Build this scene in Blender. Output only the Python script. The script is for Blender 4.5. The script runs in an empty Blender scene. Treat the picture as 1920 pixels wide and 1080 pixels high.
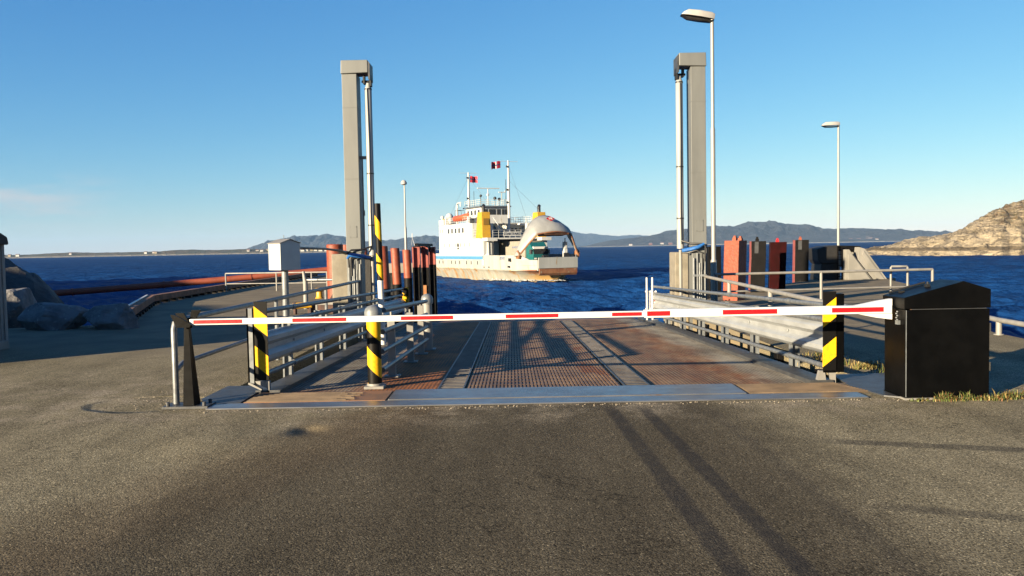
import bpy, bmesh, math, random
import numpy as np
from mathutils import Vector, Matrix, noise as mnoise
S = bpy.context.scene
COL = S.collection
R = math.radians
random.seed(7)

# ------------------------------------------------------------------ camera
cd = bpy.data.cameras.new("camera")
cam = bpy.data.objects.new("camera", cd)
COL.objects.link(cam)
cd.sensor_width = 36.0
cd.lens = 36.0 * 1550 / 1920
cd.clip_start = 0.05
cd.clip_end = 120000
PITCH, ROLL = math.atan(75 / 1550), R(1.05)
cam.matrix_world = Matrix.Translation((0, 0, 1.70)) @ Matrix.Rotation(math.pi / 2 - PITCH, 4, 'X') @ Matrix.Rotation(-ROLL, 4, 'Z')
S.camera = cam

# ------------------------------------------------------------------ sky and sun
SUN_AZ, SUN_EL = 47.0, 12.0          # the light travels towards +Y turned 47 deg to +X
w = bpy.data.worlds.new("World")
S.world = w
w.use_nodes = True
wn, wl = w.node_tree.nodes, w.node_tree.links
bg = wn["Background"]
sky = wn.new("ShaderNodeTexSky")
sky.sky_type = 'NISHITA'
sky.sun_disc = False
sky.sun_elevation = R(SUN_EL)
sky.sun_rotation = R(180 + SUN_AZ)
sky.altitude = 0
sky.air_density = 1.0
sky.dust_density = 0.0
sky.ozone_density = 3.0
sep = wn.new("ShaderNodeSeparateColor")
wl.new(sky.outputs[0], sep.inputs[0])
com = wn.new("ShaderNodeCombineColor")
for i, (gain, power) in enumerate(((.391, 1.29), (.774, .93), (1.66, .55))):   # clear, dry northern air: a deeper blue overhead
    a_ = wn.new("ShaderNodeMath"); a_.operation = 'POWER'
    b_ = wn.new("ShaderNodeMath"); b_.operation = 'MULTIPLY'
    wl.new(sep.outputs[i], a_.inputs[0]); a_.inputs[1].default_value = power
    wl.new(a_.outputs[0], b_.inputs[0]); b_.inputs[1].default_value = gain
    wl.new(b_.outputs[0], com.inputs[i])
tc = wn.new("ShaderNodeTexCoord")
mp = wn.new("ShaderNodeMapping"); mp.inputs['Scale'].default_value = (3, 3, 16)
wl.new(tc.outputs['Generated'], mp.inputs[0])
cn = wn.new("ShaderNodeTexNoise"); cn.inputs['Scale'].default_value = 2.2; cn.inputs['Detail'].default_value = 7; cn.inputs['Roughness'].default_value = .6
wl.new(mp.outputs[0], cn.inputs[0])
sx = wn.new("ShaderNodeSeparateXYZ"); wl.new(tc.outputs['Generated'], sx.inputs[0])
def wmap(sock, a, b, lo, hi):
    x = wn.new("ShaderNodeMapRange"); x.interpolation_type = 'SMOOTHSTEP'
    wl.new(sock, x.inputs[0])
    for i_, v_ in enumerate((a, b, lo, hi)): x.inputs[i_ + 1].default_value = v_
    return x.outputs[0]
def wmul(a, b):
    x = wn.new("ShaderNodeMath"); x.operation = 'MULTIPLY'
    wl.new(a, x.inputs[0]); wl.new(b, x.inputs[1])
    return x.outputs[0]
cm = wmul(wmul(wmap(cn.outputs[0], .40, .70, 0, .75), wmap(sx.outputs[0], -.40, -.50, 0, 1)), wmul(wmap(sx.outputs[2], .02, .045, 0, 1), wmap(sx.outputs[2], .105, .065, 0, 1)))
cx = wn.new("ShaderNodeMix"); cx.data_type = 'RGBA'
wl.new(cm, cx.inputs[0]); wl.new(com.outputs[0], cx.inputs[6]); cx.inputs[7].default_value = (3.1, 3.15, 3.2, 1)
wl.new(cx.outputs[2], bg.inputs[0])
bg.inputs[1].default_value = 0.0535
sd = bpy.data.lights.new("sun", 'SUN')
sd.energy = 5.0
sd.angle = R(0.5)
sd.color = (1.0, 0.82, 0.57)
sun = bpy.data.objects.new("sun", sd)
COL.objects.link(sun)
dv = Vector((math.sin(R(SUN_AZ)) * math.cos(R(SUN_EL)), math.cos(R(SUN_AZ)) * math.cos(R(SUN_EL)), -math.sin(R(SUN_EL))))
sun.rotation_euler = dv.to_track_quat('-Z', 'Y').to_euler()
sun.location = (-30, -30, 30)
S.view_settings.view_transform = 'Standard'
S.view_settings.look = 'None'
S.view_settings.gamma = 1
S.view_settings.exposure = 1.9
S.cycles.max_bounces = 6
S.cycles.volume_bounces = 0

# ------------------------------------------------------------------ helpers
class MB:
    """collects shapes; build() links them as ONE mesh object"""
    def __init__(s):
        s.v, s.f, s.m = [], [], []
    def add(s, vs, fs, m=0):
        o = len(s.v)
        s.v += [tuple(p) for p in vs]
        s.f += [tuple(o + i for i in f) for f in fs]
        s.m += [m] * len(fs)
        return s
    def box(s, x0, y0, z0, x1, y1, z1, m=0, rot=0, tilt=None):
        cx, cy, cz = (x0 + x1) / 2, (y0 + y1) / 2, (z0 + z1) / 2
        vs = []
        M = Matrix.Rotation(rot, 3, 'Z')
        if tilt: M = M @ Matrix.Rotation(tilt[0], 3, 'X') @ Matrix.Rotation(tilt[1], 3, 'Y')
        for x in (x0, x1):
            for y in (y0, y1):
                for z in (z0, z1):
                    p = M @ Vector((x - cx, y - cy, z - cz))
                    vs.append((cx + p.x, cy + p.y, cz + p.z))
        return s.add(vs, [(0, 1, 3, 2), (4, 6, 7, 5), (0, 4, 5, 1), (2, 3, 7, 6), (0, 2, 6, 4), (1, 5, 7, 3)], m)
    def prism(s, poly, ax, a, b, m=0):
        n = len(poly)
        def P(p, t):
            return {'x': (t, p[0], p[1]), 'y': (p[0], t, p[1]), 'z': (p[0], p[1], t)}[ax]
        vs = [P(p, a) for p in poly] + [P(p, b) for p in poly]
        fs = [(i, (i + 1) % n, n + (i + 1) % n, n + i) for i in range(n)]
        fs += [tuple(range(n - 1, -1, -1)), tuple(range(n, 2 * n))]
        return s.add(vs, fs, m)
    def tube(s, pts, r, n=10, m=0, caps=True):
        pts = [Vector(p) for p in pts]
        k = len(pts)
        rs = r if isinstance(r, (list, tuple)) else [r] * k
        vs, prev = [], None
        for i, p in enumerate(pts):
            t = (pts[min(i + 1, k - 1)] - pts[max(i - 1, 0)]).normalized()
            if prev is None:
                a = t.orthogonal().normalized() if abs(t.z) < .9 else Vector((1, 0, 0))
                a = (a - t * a.dot(t)).normalized()
            else:
                a = (prev - t * prev.dot(t)).normalized()
            prev = a
            b = t.cross(a)
            for j in range(n):
                q = 2 * math.pi * j / n
                vs.append(p + (a * math.cos(q) + b * math.sin(q)) * rs[i])
        fs = [(i * n + j, i * n + (j + 1) % n, (i + 1) * n + (j + 1) % n, (i + 1) * n + j) for i in range(k - 1) for j in range(n)]
        if caps:
            fs += [tuple(range(n - 1, -1, -1)), tuple(range((k - 1) * n, k * n))]
        return s.add(vs, fs, m)
    def sweep(s, prof, path, m=0):
        """closed profile (side, up) along a nearly horizontal path"""
        path = [Vector(p) for p in path]
        k, n, vs = len(path), len(prof), []
        for i, p in enumerate(path):
            t = (path[min(i + 1, k - 1)] - path[max(i - 1, 0)])
            t.z = 0
            t.normalize()
            sd_ = Vector((t.y, -t.x, 0))
            for q in prof:
                vs.append(p + sd_ * q[0] + Vector((0, 0, q[1])))
        fs = [(i * n + j, i * n + (j + 1) % n, (i + 1) * n + (j + 1) % n, (i + 1) * n + j) for i in range(k - 1) for j in range(n)]
        fs += [tuple(range(n - 1, -1, -1)), tuple(range((k - 1) * n, k * n))]
        return s.add(vs, fs, m)
    def lathe(s, prof, c=(0, 0, 0), n=20, m=0):
        vs, k = [], len(prof)
        for r, z in prof:
            for j in range(n):
                q = 2 * math.pi * j / n
                vs.append((c[0] + r * math.cos(q), c[1] + r * math.sin(q), c[2] + z))
        fs = [(i * n + j, i * n + (j + 1) % n, (i + 1) * n + (j + 1) % n, (i + 1) * n + j) for i in range(k - 1) for j in range(n)]
        fs += [tuple(range(n - 1, -1, -1)), tuple(range((k - 1) * n, k * n))]
        return s.add(vs, fs, m)
    def grid(s, rows, m=0, flip=False):
        k, n = len(rows), len(rows[0])
        vs = [p for r in rows for p in r]
        fs = []
        for i in range(k - 1):
            for j in range(n - 1):
                q = (i * n + j, i * n + j + 1, (i + 1) * n + j + 1, (i + 1) * n + j)
                fs.append(q[::-1] if flip else q)
        return s.add(vs, fs, m)
    def build(s, name, mats, parent=None, local=False, smooth=35, bevel=0, loc=None):
        me = bpy.data.meshes.new(name)
        off = (0, 0, 0)
        if parent is not None and not local:
            off = OFF.get(parent.name, (0, 0, 0))
        if loc is not None:
            off = loc
        me.from_pydata([(x - off[0], y - off[1], z - off[2]) for x, y, z in s.v], [], s.f)
        mats = mats if isinstance(mats, (list, tuple)) else [mats]
        for a in mats: me.materials.append(a)
        me.polygons.foreach_set('material_index', s.m)
        bm = bmesh.new()
        bm.from_mesh(me)
        bmesh.ops.recalc_face_normals(bm, faces=bm.faces)
        bm.to_mesh(me)
        bm.free()
        if smooth:
            me.polygons.foreach_set('use_smooth', [True] * len(me.polygons))
            me.set_sharp_from_angle(angle=R(smooth))
        me.update()
        o = bpy.data.objects.new(name, me)
        COL.objects.link(o)
        if parent is not None:
            o.parent = parent
            OFF[o.name] = OFF.get(parent.name, (0, 0, 0))
        elif loc is not None:
            o.location = loc
        if bevel:
            b = o.modifiers.new('bevel', 'BEVEL')
            b.width, b.segments, b.limit_method, b.angle_limit = bevel, 2, 'ANGLE', R(40)
        return o
OFF = {}

def tag(o, label=None, cat=None, group=None, kind=None):
    if label: o['label'] = label
    if cat: o['category'] = cat
    if group: o['group'] = group
    if kind: o['kind'] = kind
    return o

def thing(name, label, cat, loc=(0, 0, 0), group=None, rotz=0):
    o = bpy.data.objects.new(name, None)
    o.empty_display_size = .2
    COL.objects.link(o)
    o.location = loc
    o.rotation_euler = (0, 0, rotz)
    OFF[o.name] = tuple(loc)
    return tag(o, label, cat, group)

def copy_thing(src, loc, label, dz=0, rotz=None):
    c = src.copy()
    COL.objects.link(c)
    c.location = loc
    if rotz is not None: c.rotation_euler = (0, 0, rotz)
    c['label'] = label
    for ch in list(src.children):
        d = ch.copy()
        COL.objects.link(d)
        d.parent = c
        for g in list(ch.children):
            e = g.copy()
            COL.objects.link(e)
            e.parent = d
    return c

# ------------------------------------------------------------------ materials
class NT:
    """small node helper"""
    def __init__(s, name):
        s.mat = bpy.data.materials.new(name)
        s.mat.use_nodes = True
        s.n, s.l = s.mat.node_tree.nodes, s.mat.node_tree.links
        s.b = s.n["Principled BSDF"]
    def new(s, t, **k):
        x = s.n.new(t)
        for a, v in k.items(): setattr(x, a, v)
        return x
    def put(s, sock, v):
        if hasattr(v, 'is_linked'): s.l.new(v, sock)
        elif isinstance(v, (tuple, list)) and len(v) == 3 and sock.type == 'RGBA': sock.default_value = (*v, 1)
        else: sock.default_value = v
    def pos(s, world=True):
        if world: return s.new('ShaderNodeNewGeometry').outputs['Position']
        return s.new('ShaderNodeTexCoord').outputs['Object']
    def map(s, vec, scale=(1, 1, 1), rot=(0, 0, 0), loc=(0, 0, 0)):
        x = s.new('ShaderNodeMapping')
        s.put(x.inputs['Vector'], vec)
        x.inputs['Scale'].default_value = scale
        x.inputs['Rotation'].default_value = rot
        x.inputs['Location'].default_value = loc
        return x.outputs[0]
    def noise(s, vec, scale, detail=4, rough=.55, out='Fac', dist=0):
        x = s.new('ShaderNodeTexNoise')
        s.put(x.inputs['Vector'], vec)
        x.inputs['Scale'].default_value = scale
        x.inputs['Detail'].default_value = detail
        x.inputs['Roughness'].default_value = rough
        x.inputs['Distortion'].default_value = dist
        return x.outputs[out]
    def voro(s, vec, scale, out='Distance', feature='F1'):
        x = s.new('ShaderNodeTexVoronoi', feature=feature)
        s.put(x.inputs['Vector'], vec)
        x.inputs['Scale'].default_value = scale
        return x.outputs[out]
    def math(s, op, a, b=0.0, c=0.0, clamp=False):
        x = s.new('ShaderNodeMath', operation=op, use_clamp=clamp)
        s.put(x.inputs[0], a)
        s.put(x.inputs[1], b)
        s.put(x.inputs[2], c)
        return x.outputs[0]
    def step(s, v, a, b, lo=0.0, hi=1.0):
        x = s.new('ShaderNodeMapRange', interpolation_type='SMOOTHSTEP')
        s.put(x.inputs[0], v)
        x.inputs[1].default_value, x.inputs[2].default_value = a, b
        x.inputs[3].default_value, x.inputs[4].default_value = lo, hi
        return x.outputs[0]
    def mix(s, f, a, b, mode='MIX'):
        x = s.new('ShaderNodeMix', data_type='RGBA', blend_type=mode)
        s.put(x.inputs[0], f)
        s.put(x.inputs[6], a)
        s.put(x.inputs[7], b)
        return x.outputs[2]
    def xyz(s, vec):
        x = s.new('ShaderNodeSeparateXYZ')
        s.put(x.inputs[0], vec)
        return x.outputs
    def bump(s, h, strength=.5, dist=.02, prev=None):
        x = s.new('ShaderNodeBump')
        s.put(x.inputs['Height'], h)
        x.inputs['Strength'].default_value = strength
        x.inputs['Distance'].default_value = dist
        if prev is not None: s.put(x.inputs['Normal'], prev)
        return x.outputs[0]
    def done(s, col=None, rough=.6, metal=0.0, normal=None, spec=None):
        if col is not None: s.put(s.b.inputs['Base Color'], col)
        s.put(s.b.inputs['Roughness'], rough)
        s.put(s.b.inputs['Metallic'], metal)
        if spec is not None: s.put(s.b.inputs['Specular IOR Level'], spec)
        if normal is not None: s.put(s.b.inputs['Normal'], normal)
        return s.mat

ALB = .74
def mk(name, c1, c2=None, scale=5, rough=.6, metal=0.0, bump=0.0, bscale=60, bdist=.01, spots=None, spot_col=(.2, .08, .03), stretch=(1, 1, 1), lo=.35, hi=.65, spec=None):
    t = NT(name)
    p = t.pos()
    ps = t.map(p, stretch)
    c2 = c2 or tuple(x * .7 for x in c1)
    c1, c2, spot_col = [tuple(x * ALB for x in c) for c in (c1, c2, spot_col)]
    f = t.step(t.noise(ps, scale, 6, .6), lo, hi)
    col = t.mix(f, c1, c2)
    if spots:
        g = t.step(t.noise(t.map(p, stretch, loc=(3.1, 1.7, 9.2)), spots[0], 6, .65), spots[1], spots[1] + .08)
        col = t.mix(g, col, spot_col)
    rr = t.math('ADD', t.math('MULTIPLY', t.noise(p, scale * 3, 3), .25), rough - .12)
    nm = t.bump(t.noise(p, bscale, 5, .6), bump, bdist) if bump else None
    return t.done(col, rr, metal, nm, spec)

GALV = mk('galvanised_steel', (0.22, 0.235, 0.24), (0.15, 0.162, 0.17), 9, .5, .25, .15, 80, .003)
GALV_TUBE = mk('galvanised_tube', (0.2, 0.212, 0.215), (0.13, 0.138, 0.145), 14, .45, .35, .2, 60, .003, spots=(7, .66), spot_col=(.16, .12, .08))
GALV_PALE = mk('weathered_zinc', (0.275, 0.265, 0.24), (0.21, 0.205, 0.19), 4, .55, .1, .15, 40, .004, stretch=(1, 1, .25), spots=(5, .68), spot_col=(.3, .26, .2))
TOWER = mk('lift_tower_steel', (0.16, 0.168, 0.162), (0.128, 0.134, 0.13), 2.2, .55, .1, .12, 30, .004, stretch=(1, 1, .18), lo=.3, hi=.7, spots=(1.5, .58), spot_col=(.115, .115, .105))
TOWER_WHITE = mk('pale_cylinder_paint', (0.32, 0.33, 0.32), (0.26, 0.265, 0.255), 3, .5, .0, .1, 40, .003, stretch=(1, 1, .2), spots=(5, .7), spot_col=(.3, .24, .16))
BEAM = mk('guard_beam_zinc', (0.42, 0.44, 0.44), (0.34, 0.355, 0.355), 6, .42, .25, .15, 50, .004, stretch=(1, .3, 1), spots=(9, .7), spot_col=(.3, .28, .25))
BLACKBOX = mk('black_cabinet_paint', (.0014, .0015, .0016), (.003, .003, .003), 2.5, .40, 0, .25, 9, .006, spots=(26, .775), spot_col=(.10, .10, .09), spec=.10)
BLACK = mk('black_paint', (0.0016, 0.0016, 0.0016), (0.003, 0.003, 0.003), 4, .42, 0, .15, 70, .004, spots=(14, .76), spot_col=(.03, .026, .02), spec=.1)
BLACKP = mk('matt_black', (0.008, 0.008, 0.008), (0.005, 0.005, 0.005), 9, .6)
WHITE = mk('white_arm_paint', (0.697, 0.689, 0.654), (0.629, 0.62, 0.586), 8, .4, spots=(30, .72), spot_col=(.45, .42, .36))
RED = mk('red_reflective', (0.4, 0.008, 0.013), (0.33, 0.007, 0.011), 12, .35, spots=(40, .74), spot_col=(.7, .5, .45))
YELLOW = mk('yellow_paint', (0.55, 0.3, 0.01), (0.46, 0.25, 0.008), 12, .45)
REDPILE = mk('red_pile_paint', (0.27, 0.054, 0.017), (0.2, 0.038, 0.013), 5, .6, 0, .4, 25, .015, spots=(6, .67), spot_col=(.2, .07, .035))
TAR = mk('tarred_steel', (0.0022, 0.002, 0.002), (0.005, 0.0042, 0.004), 4, .6, 0, .4, 25, .02, spec=.15)
REDDARK = mk('dark_red_paint', (0.026, 0.004, 0.0045), (0.017, 0.0035, 0.0035), 4, .55, 0, .3, 30, .01, spec=.03)
PINK = mk('faded_red_paint', (0.3, 0.07, 0.055), (0.23, 0.05, 0.036), 5, .6)
RUBBER = mk('black_rubber', (0.005, 0.0047, 0.0045), (0.011, 0.01, 0.009), 2, .65, 0, .3, 20, .02)
CONC = mk('concrete', (0.24, 0.216, 0.168), (0.174, 0.156, 0.12), 3, .85, 0, .5, 35, .012, spots=(4, .64), spot_col=(.22, .17, .10))
CONC_GREY = mk('grey_concrete', (0.253, 0.242, 0.215), (0.193, 0.187, 0.165), 2, .85, 0, .4, 30, .012, stretch=(1, 1, .5))
WOODRUST = mk('rusty_kerb_timber', (0.3, 0.125, 0.06), (0.15, 0.065, 0.03), 3, .85, 0, .5, 25, .02)
BOARD = mk('weathered_boards', (0.288, 0.28, 0.264), (0.176, 0.168, 0.16), 4, .8, 0, .4, 40, .01, stretch=(3, 3, .25))
ROOFDARK = mk('roof_felt', (.02, .02, .022), (.035, .033, .03), 5, .8, 0, .3, 50, .01)
BLUEHOSE = mk('blue_hose', (.02, .14, .42), (.015, .09, .3), 20, .45)
CABLE = mk('dark_cable', (.012, .012, .013), (.02, .02, .02), 20, .5)
BOXWHITE = mk('white_cabinet_paint', (0.47, 0.49, 0.48), (0.42, 0.435, 0.43), 4, .45, 0, .05, 30, .003, spots=(16, .72), spot_col=(.4, .37, .3))
GREYMETAL = mk('dull_grey_plate', (0.075, 0.078, 0.08), (0.05, 0.052, 0.055), 4, .5, .3, .3, 60, .005, spots=(5, .64), spot_col=(.17, .09, .05))
LAMPSHELL = mk('lamp_housing', (0.42, 0.41, 0.38), (0.36, 0.35, 0.33), 5, .45)
LAMPUNDER = mk('lamp_underside', (.05, .05, .05), (.03, .03, .03), 5, .35)
POLE = mk('lamp_pole_zinc', (0.312, 0.306, 0.282), (0.252, 0.246, 0.228), 5, .45, .2, stretch=(1, 1, .2))

def stripes(name, slope, period, phase, yfrac=.5):
    """yellow and black slanted bands, measured in world height and x"""
    t = NT(name)
    o = t.xyz(t.pos())
    v = t.math('ADD', o[2], t.math('MULTIPLY', o[0], slope))
    fr = t.math('FRACT', t.math('DIVIDE', t.math('SUBTRACT', v, phase), period))
    m = t.math('LESS_THAN', fr, yfrac)
    n = t.noise(t.pos(), 30, 5)
    ye = t.mix(t.step(n, .4, .7), (.58, .325, .008), (.46, .25, .01))
    col = t.mix(m, (.004, .0037, .0034), ye)
    return t.done(col, .5, spec=.15)

# ground: asphalt near the camera passing into pale concrete on the quays
def ground_mat():
    t = NT('asphalt_and_quay')
    p = t.pos()
    x, y, z = t.xyz(p)
    big = t.noise(p, .45, 5, .6)
    mid = t.noise(p, 2.3, 5, .6)
    fine = t.noise(p, 55, 4, .7)
    cell = t.voro(p, 105, 'Color')
    cv = t.xyz(cell)[0]
    dist = t.voro(p, 105)
    base = t.mix(t.step(big, .3, .7), (.142, .122, .077), (.186, .161, .102))
    # worn dark driving lane towards the ramp
    wob = t.math('ADD', x, t.math('MULTIPLY', t.math('SUBTRACT', mid, .5), .9))
    lane = t.step(wob, 1.7, 2.9, 1, 0)
    diag = t.step(t.math('ADD', t.math('MULTIPLY', wob, .91), t.math('MULTIPLY', y, -.41)), -5.1, -4.0)
    lane = t.math('MULTIPLY', t.math('MULTIPLY', lane, diag), t.step(y, 12, 9, 0, 1))
    base = t.mix(t.math('MULTIPLY', lane, .78), base, (.052, .043, .029))
    # rust washed out of the ramp
    rustm = t.math('MULTIPLY', t.step(t.math('ABSOLUTE', t.math('ADD', wob, t.math('ADD', t.math('MULTIPLY', y, -.42), 4.9))), .15, 1.0, 1, 0), t.step(y, 10, 6, 1, .45))
    rustm = t.math('MULTIPLY', rustm, t.step(y, 9.2, 9.5, 1, 0))
    base = t.mix(t.math('MULTIPLY', rustm, .62), base, (.085, .055, .030))
    # pale sand along the ramp edge and round the rest post
    sand = t.math('MULTIPLY', t.step(y, 7.6, 8.8), t.step(y, 13, 10, 0, 1))
    sand = t.math('MULTIPLY', sand, t.step(t.noise(p, 1.7, 6, .7), .42, .66))
    base = t.mix(t.math('MULTIPLY', sand, .75), base, (.25, .212, .15))
    # tyre marks
    def streak(ax, ay, bx, by, hw, f0, lim=None):
        dx, dy = bx - ax, by - ay
        L = math.hypot(dx, dy)
        d = t.math('ABSOLUTE', t.math('DIVIDE', t.math('SUBTRACT', t.math('MULTIPLY', t.math('SUBTRACT', x, ax), dy), t.math('MULTIPLY', t.math('SUBTRACT', y, ay), dx)), L))
        d = t.math('ADD', d, t.math('MULTIPLY', t.math('SUBTRACT', mid, .5), .05))
        m = t.step(d, hw * .45, hw, 1, 0)
        u = t.math('DIVIDE', t.math('ADD', t.math('MULTIPLY', t.math('SUBTRACT', x, ax), dx), t.math('MULTIPLY', t.math('SUBTRACT', y, ay), dy)), L)
        m = t.math('MULTIPLY', m, t.step(u, -.1, .35))
        m = t.math('MULTIPLY', m, t.step(u, L, L + 1.2, 1, 0))
        m = t.math('MULTIPLY', m, t.step(t.noise(p, 7, 5, .7), .25, .6, .55, 1))
        return t.math('MULTIPLY', m, f0)
    tm = None
    for q in ((1.01, 8.75, 1.17, 3.0, .10, .72), (1.35, 8.75, 1.53, 3.0, .09, .74), (2.6, 7.02, 5.4, 6.2, .12, .62), (2.25, 5.28, 4.6, 4.35, .1, .45), (2.02, 8.6, 2.05, 3.2, .09, .25)):
        m = streak(*q)
        tm = m if tm is None else t.math('MAXIMUM', tm, m)
    # concrete further out on the quays
    far = t.step(t.math('ADD', y, t.math('MULTIPLY', t.math('SUBTRACT', big, .5), 4)), 12.5, 16.5)
    concrete = t.mix(t.step(t.noise(p, .9, 6, .65), .35, .68), (.185, .155, .105), (.135, .114, .080))
    joint = t.step(t.math('ABSOLUTE', t.math('SUBTRACT', t.math('FRACT', t.math('DIVIDE', y, 5.0)), .5)), .494, .499)
    concrete = t.mix(t.math('MULTIPLY', joint, .6), concrete, (.09, .08, .06))
    side = t.step(z, -.25, -.05, 1, 0)
    concrete = t.mix(side, concrete, (.20, .16, .10))
    wet = t.math('MULTIPLY', side, t.step(t.math('ADD', z, t.math('MULTIPLY', mid, 1.0)), -1.0, -.5, 1, 0))
    concrete = t.mix(wet, concrete, (.05, .042, .03))
    agg = t.step(cv, .1, .95, .62, 1.36)
    agg = t.math('MULTIPLY', agg, t.step(fine, .3, .7, .82, 1.18))
    spk = t.step(t.xyz(cell)[1], .90, .97, 1.0, 2.0)
    agg = t.math('MULTIPLY', agg, spk)
    drk = t.step(t.xyz(cell)[2], .90, .97, 1.0, .35)
    agg = t.math('MULTIPLY', agg, drk)
    worn = t.noise(t.map(p, (1.6, .28, 1), (0, 0, R(4))), 1.1, 6, .62)
    agg = t.math('MULTIPLY', agg, t.step(worn, .3, .72, .78, 1.16))
    oil = t.step(t.noise(p, 1.25, 3, .5), .70, .78)
    agg = t.math('MULTIPLY', agg, t.math('SUBTRACT', 1.0, t.math('MULTIPLY', oil, .3)))
    ck = t.noise(p, .55, 7, .62, dist=.6)
    ck = t.step(t.math('ABSOLUTE', t.math('SUBTRACT', ck, .5)), .0008, .0035, .45, 1)
    agg = t.math('MULTIPLY', agg, t.math('MAXIMUM', ck, t.step(t.noise(p, .3, 3), .5, .56, 1, 0)))
    ac = t.new('ShaderNodeCombineXYZ')
    for i in range(3): t.put(ac.inputs[i], agg)
    asph = t.mix(1.0, base, ac.outputs[0], 'MULTIPLY')
    col = t.mix(far, asph, concrete)
    col = t.mix(tm, col, (.022, .021, .021))
    h = t.math('ADD', t.math('MULTIPLY', dist, -1.0), t.math('MULTIPLY', fine, 1.2))
    h = t.math('ADD', h, t.math('MULTIPLY', mid, 1.6))
    # a worn hollow in front of the ramp, a patched edge by the rest post
    def dent(cx, cy, sx, sy, depth):
        a = t.math('DIVIDE', t.math('SUBTRACT', x, cx), sx)
        b = t.math('DIVIDE', t.math('SUBTRACT', y, cy), sy)
        r2 = t.math('ADD', t.math('MULTIPLY', a, a), t.math('MULTIPLY', b, b))
        return t.math('MULTIPLY', t.math('EXPONENT', t.math('MULTIPLY', r2, -1.0)), depth)
    n1 = t.bump(h, .5, .005)
    d = t.math('ADD', dent(-1.98, 7.8, .13, .17, -1), dent(-2.6, 7.4, .6, .5, .35))
    ra = t.math('SQRT', t.math('ADD', t.math('POWER', t.math('DIVIDE', t.math('SUBTRACT', x, -4.15), .75), 2), t.math('POWER', t.math('DIVIDE', t.math('SUBTRACT', y, 9.35), .55), 2)))
    ring = t.step(t.math('ADD', ra, t.math('MULTIPLY', mid, .25)), .95, 1.12)
    d = t.math('ADD', d, t.math('MULTIPLY', ring, .35))
    n2 = t.bump(d, 1.0, .06, n1)
    return t.done(col, .9, 0, n2, .06)
GROUND = ground_mat()

def deck_mat():
    t = NT('ramp_deck_steel')
    p = t.pos()
    x, y, z = t.xyz(p)
    n = t.noise(p, 1.3, 6, .65)
    n2 = t.noise(t.map(p, (1, .35, 1)), 4, 6, .7)
    xx = t.math('ADD', x, t.math('MULTIPLY', t.math('SUBTRACT', n, .5), .7))
    grey = t.mix(t.step(n2, .35, .7), (.30, .27, .205), (.20, .175, .135))
    rust = t.mix(t.step(n2, .3, .7), (.42, .145, .04), (.23, .085, .03))
    brown = t.mix(t.step(n2, .3, .7), (.37, .225, .115), (.20, .118, .062))
    pale = t.mix(t.step(n2, .35, .7), (.38, .345, .26), (.27, .235, .175))
    col = t.mix(t.step(xx, -2.15, -1.75), grey, rust)
    col = t.mix(t.step(xx, -1.0, -.5), col, brown)
    edge = t.mix(t.step(n2, .4, .66), brown, rust)
    col = t.mix(t.step(xx, 1.5, 2.4), col, edge)
    col = t.mix(t.step(t.math('ADD', xx, t.math('MULTIPLY', y, .012)), 3.05, 3.5), col, pale)
    front = t.math('MULTIPLY', t.step(y, 9.95, 10.5, 1, 0), t.step(x, -1.6, -1.2, 1, 0))
    col = t.mix(t.math('MULTIPLY', front, t.step(n, .35, .6)), col, (.26, .11, .045))
    k = 2 * math.pi
    h = t.math('MULTIPLY', t.math('SINE', t.math('MULTIPLY', t.math('ADD', x, y), k / .10)), t.math('SINE', t.math('MULTIPLY', t.math('SUBTRACT', x, y), k / .10)))
    h = t.step(h, .05, .5)
    wear = t.step(t.noise(t.map(p, (1.3, .4, 1)), 1.7, 6, .68), .33, .66, .35, 1.0)
    grime = t.step(t.noise(p, .9, 6, .65), .5, .68)
    path = t.math('MULTIPLY', t.step(t.math('ABSOLUTE', t.math('SUBTRACT', x, 2.25)), .5, .2), .35)
    col = t.mix(t.math('MULTIPLY', grime, .55), col, (.06, .045, .034))
    col = t.mix(path, col, (.13, .105, .08))
    col = t.mix(t.math('MULTIPLY', t.math('MULTIPLY', t.math('SUBTRACT', 1.0, h), wear), .9), col, (.045, .033, .024))
    nm = t.bump(h, 1.0, .008)
    return t.done(col, .75, .0, nm, .15)
DECK = deck_mat()
BAR = mk('grating_bar_steel', (.30, .185, .10), (.17, .105, .065), 3, .65, .0, .3, 50, .004, stretch=(1, .3, 1), spots=(2, .58), spot_col=(.2, .08, .03), spec=.2)
STRIPBAR = mk('studded_strip_steel', (.13, .115, .10), (.08, .07, .06), 4, .55, .1, .3, 50, .004, stretch=(1, .3, 1), spots=(2.5, .62), spot_col=(.16, .085, .04), spec=.3)
PLATE = mk('polished_threshold_steel', (.22, .23, .25), (.15, .155, .165), 2, .34, .55, .15, 30, .004, stretch=(.6, 2, 1), spots=(3, .62), spot_col=(.19, .115, .065))
RUSTPLATE = mk('rusty_threshold_plate', (.27, .13, .06), (.17, .095, .05), 3, .7, .1, .4, 40, .006, spots=(4, .6), spot_col=(.22, .17, .12))
RIBPLATE = mk('ribbed_sandy_plate', (0.165, 0.115, 0.07), (0.1, 0.07, 0.043), 3, .75, .1, .4, 60, .005, spots=(3, .6), spot_col=(.25, .13, .06))
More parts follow.
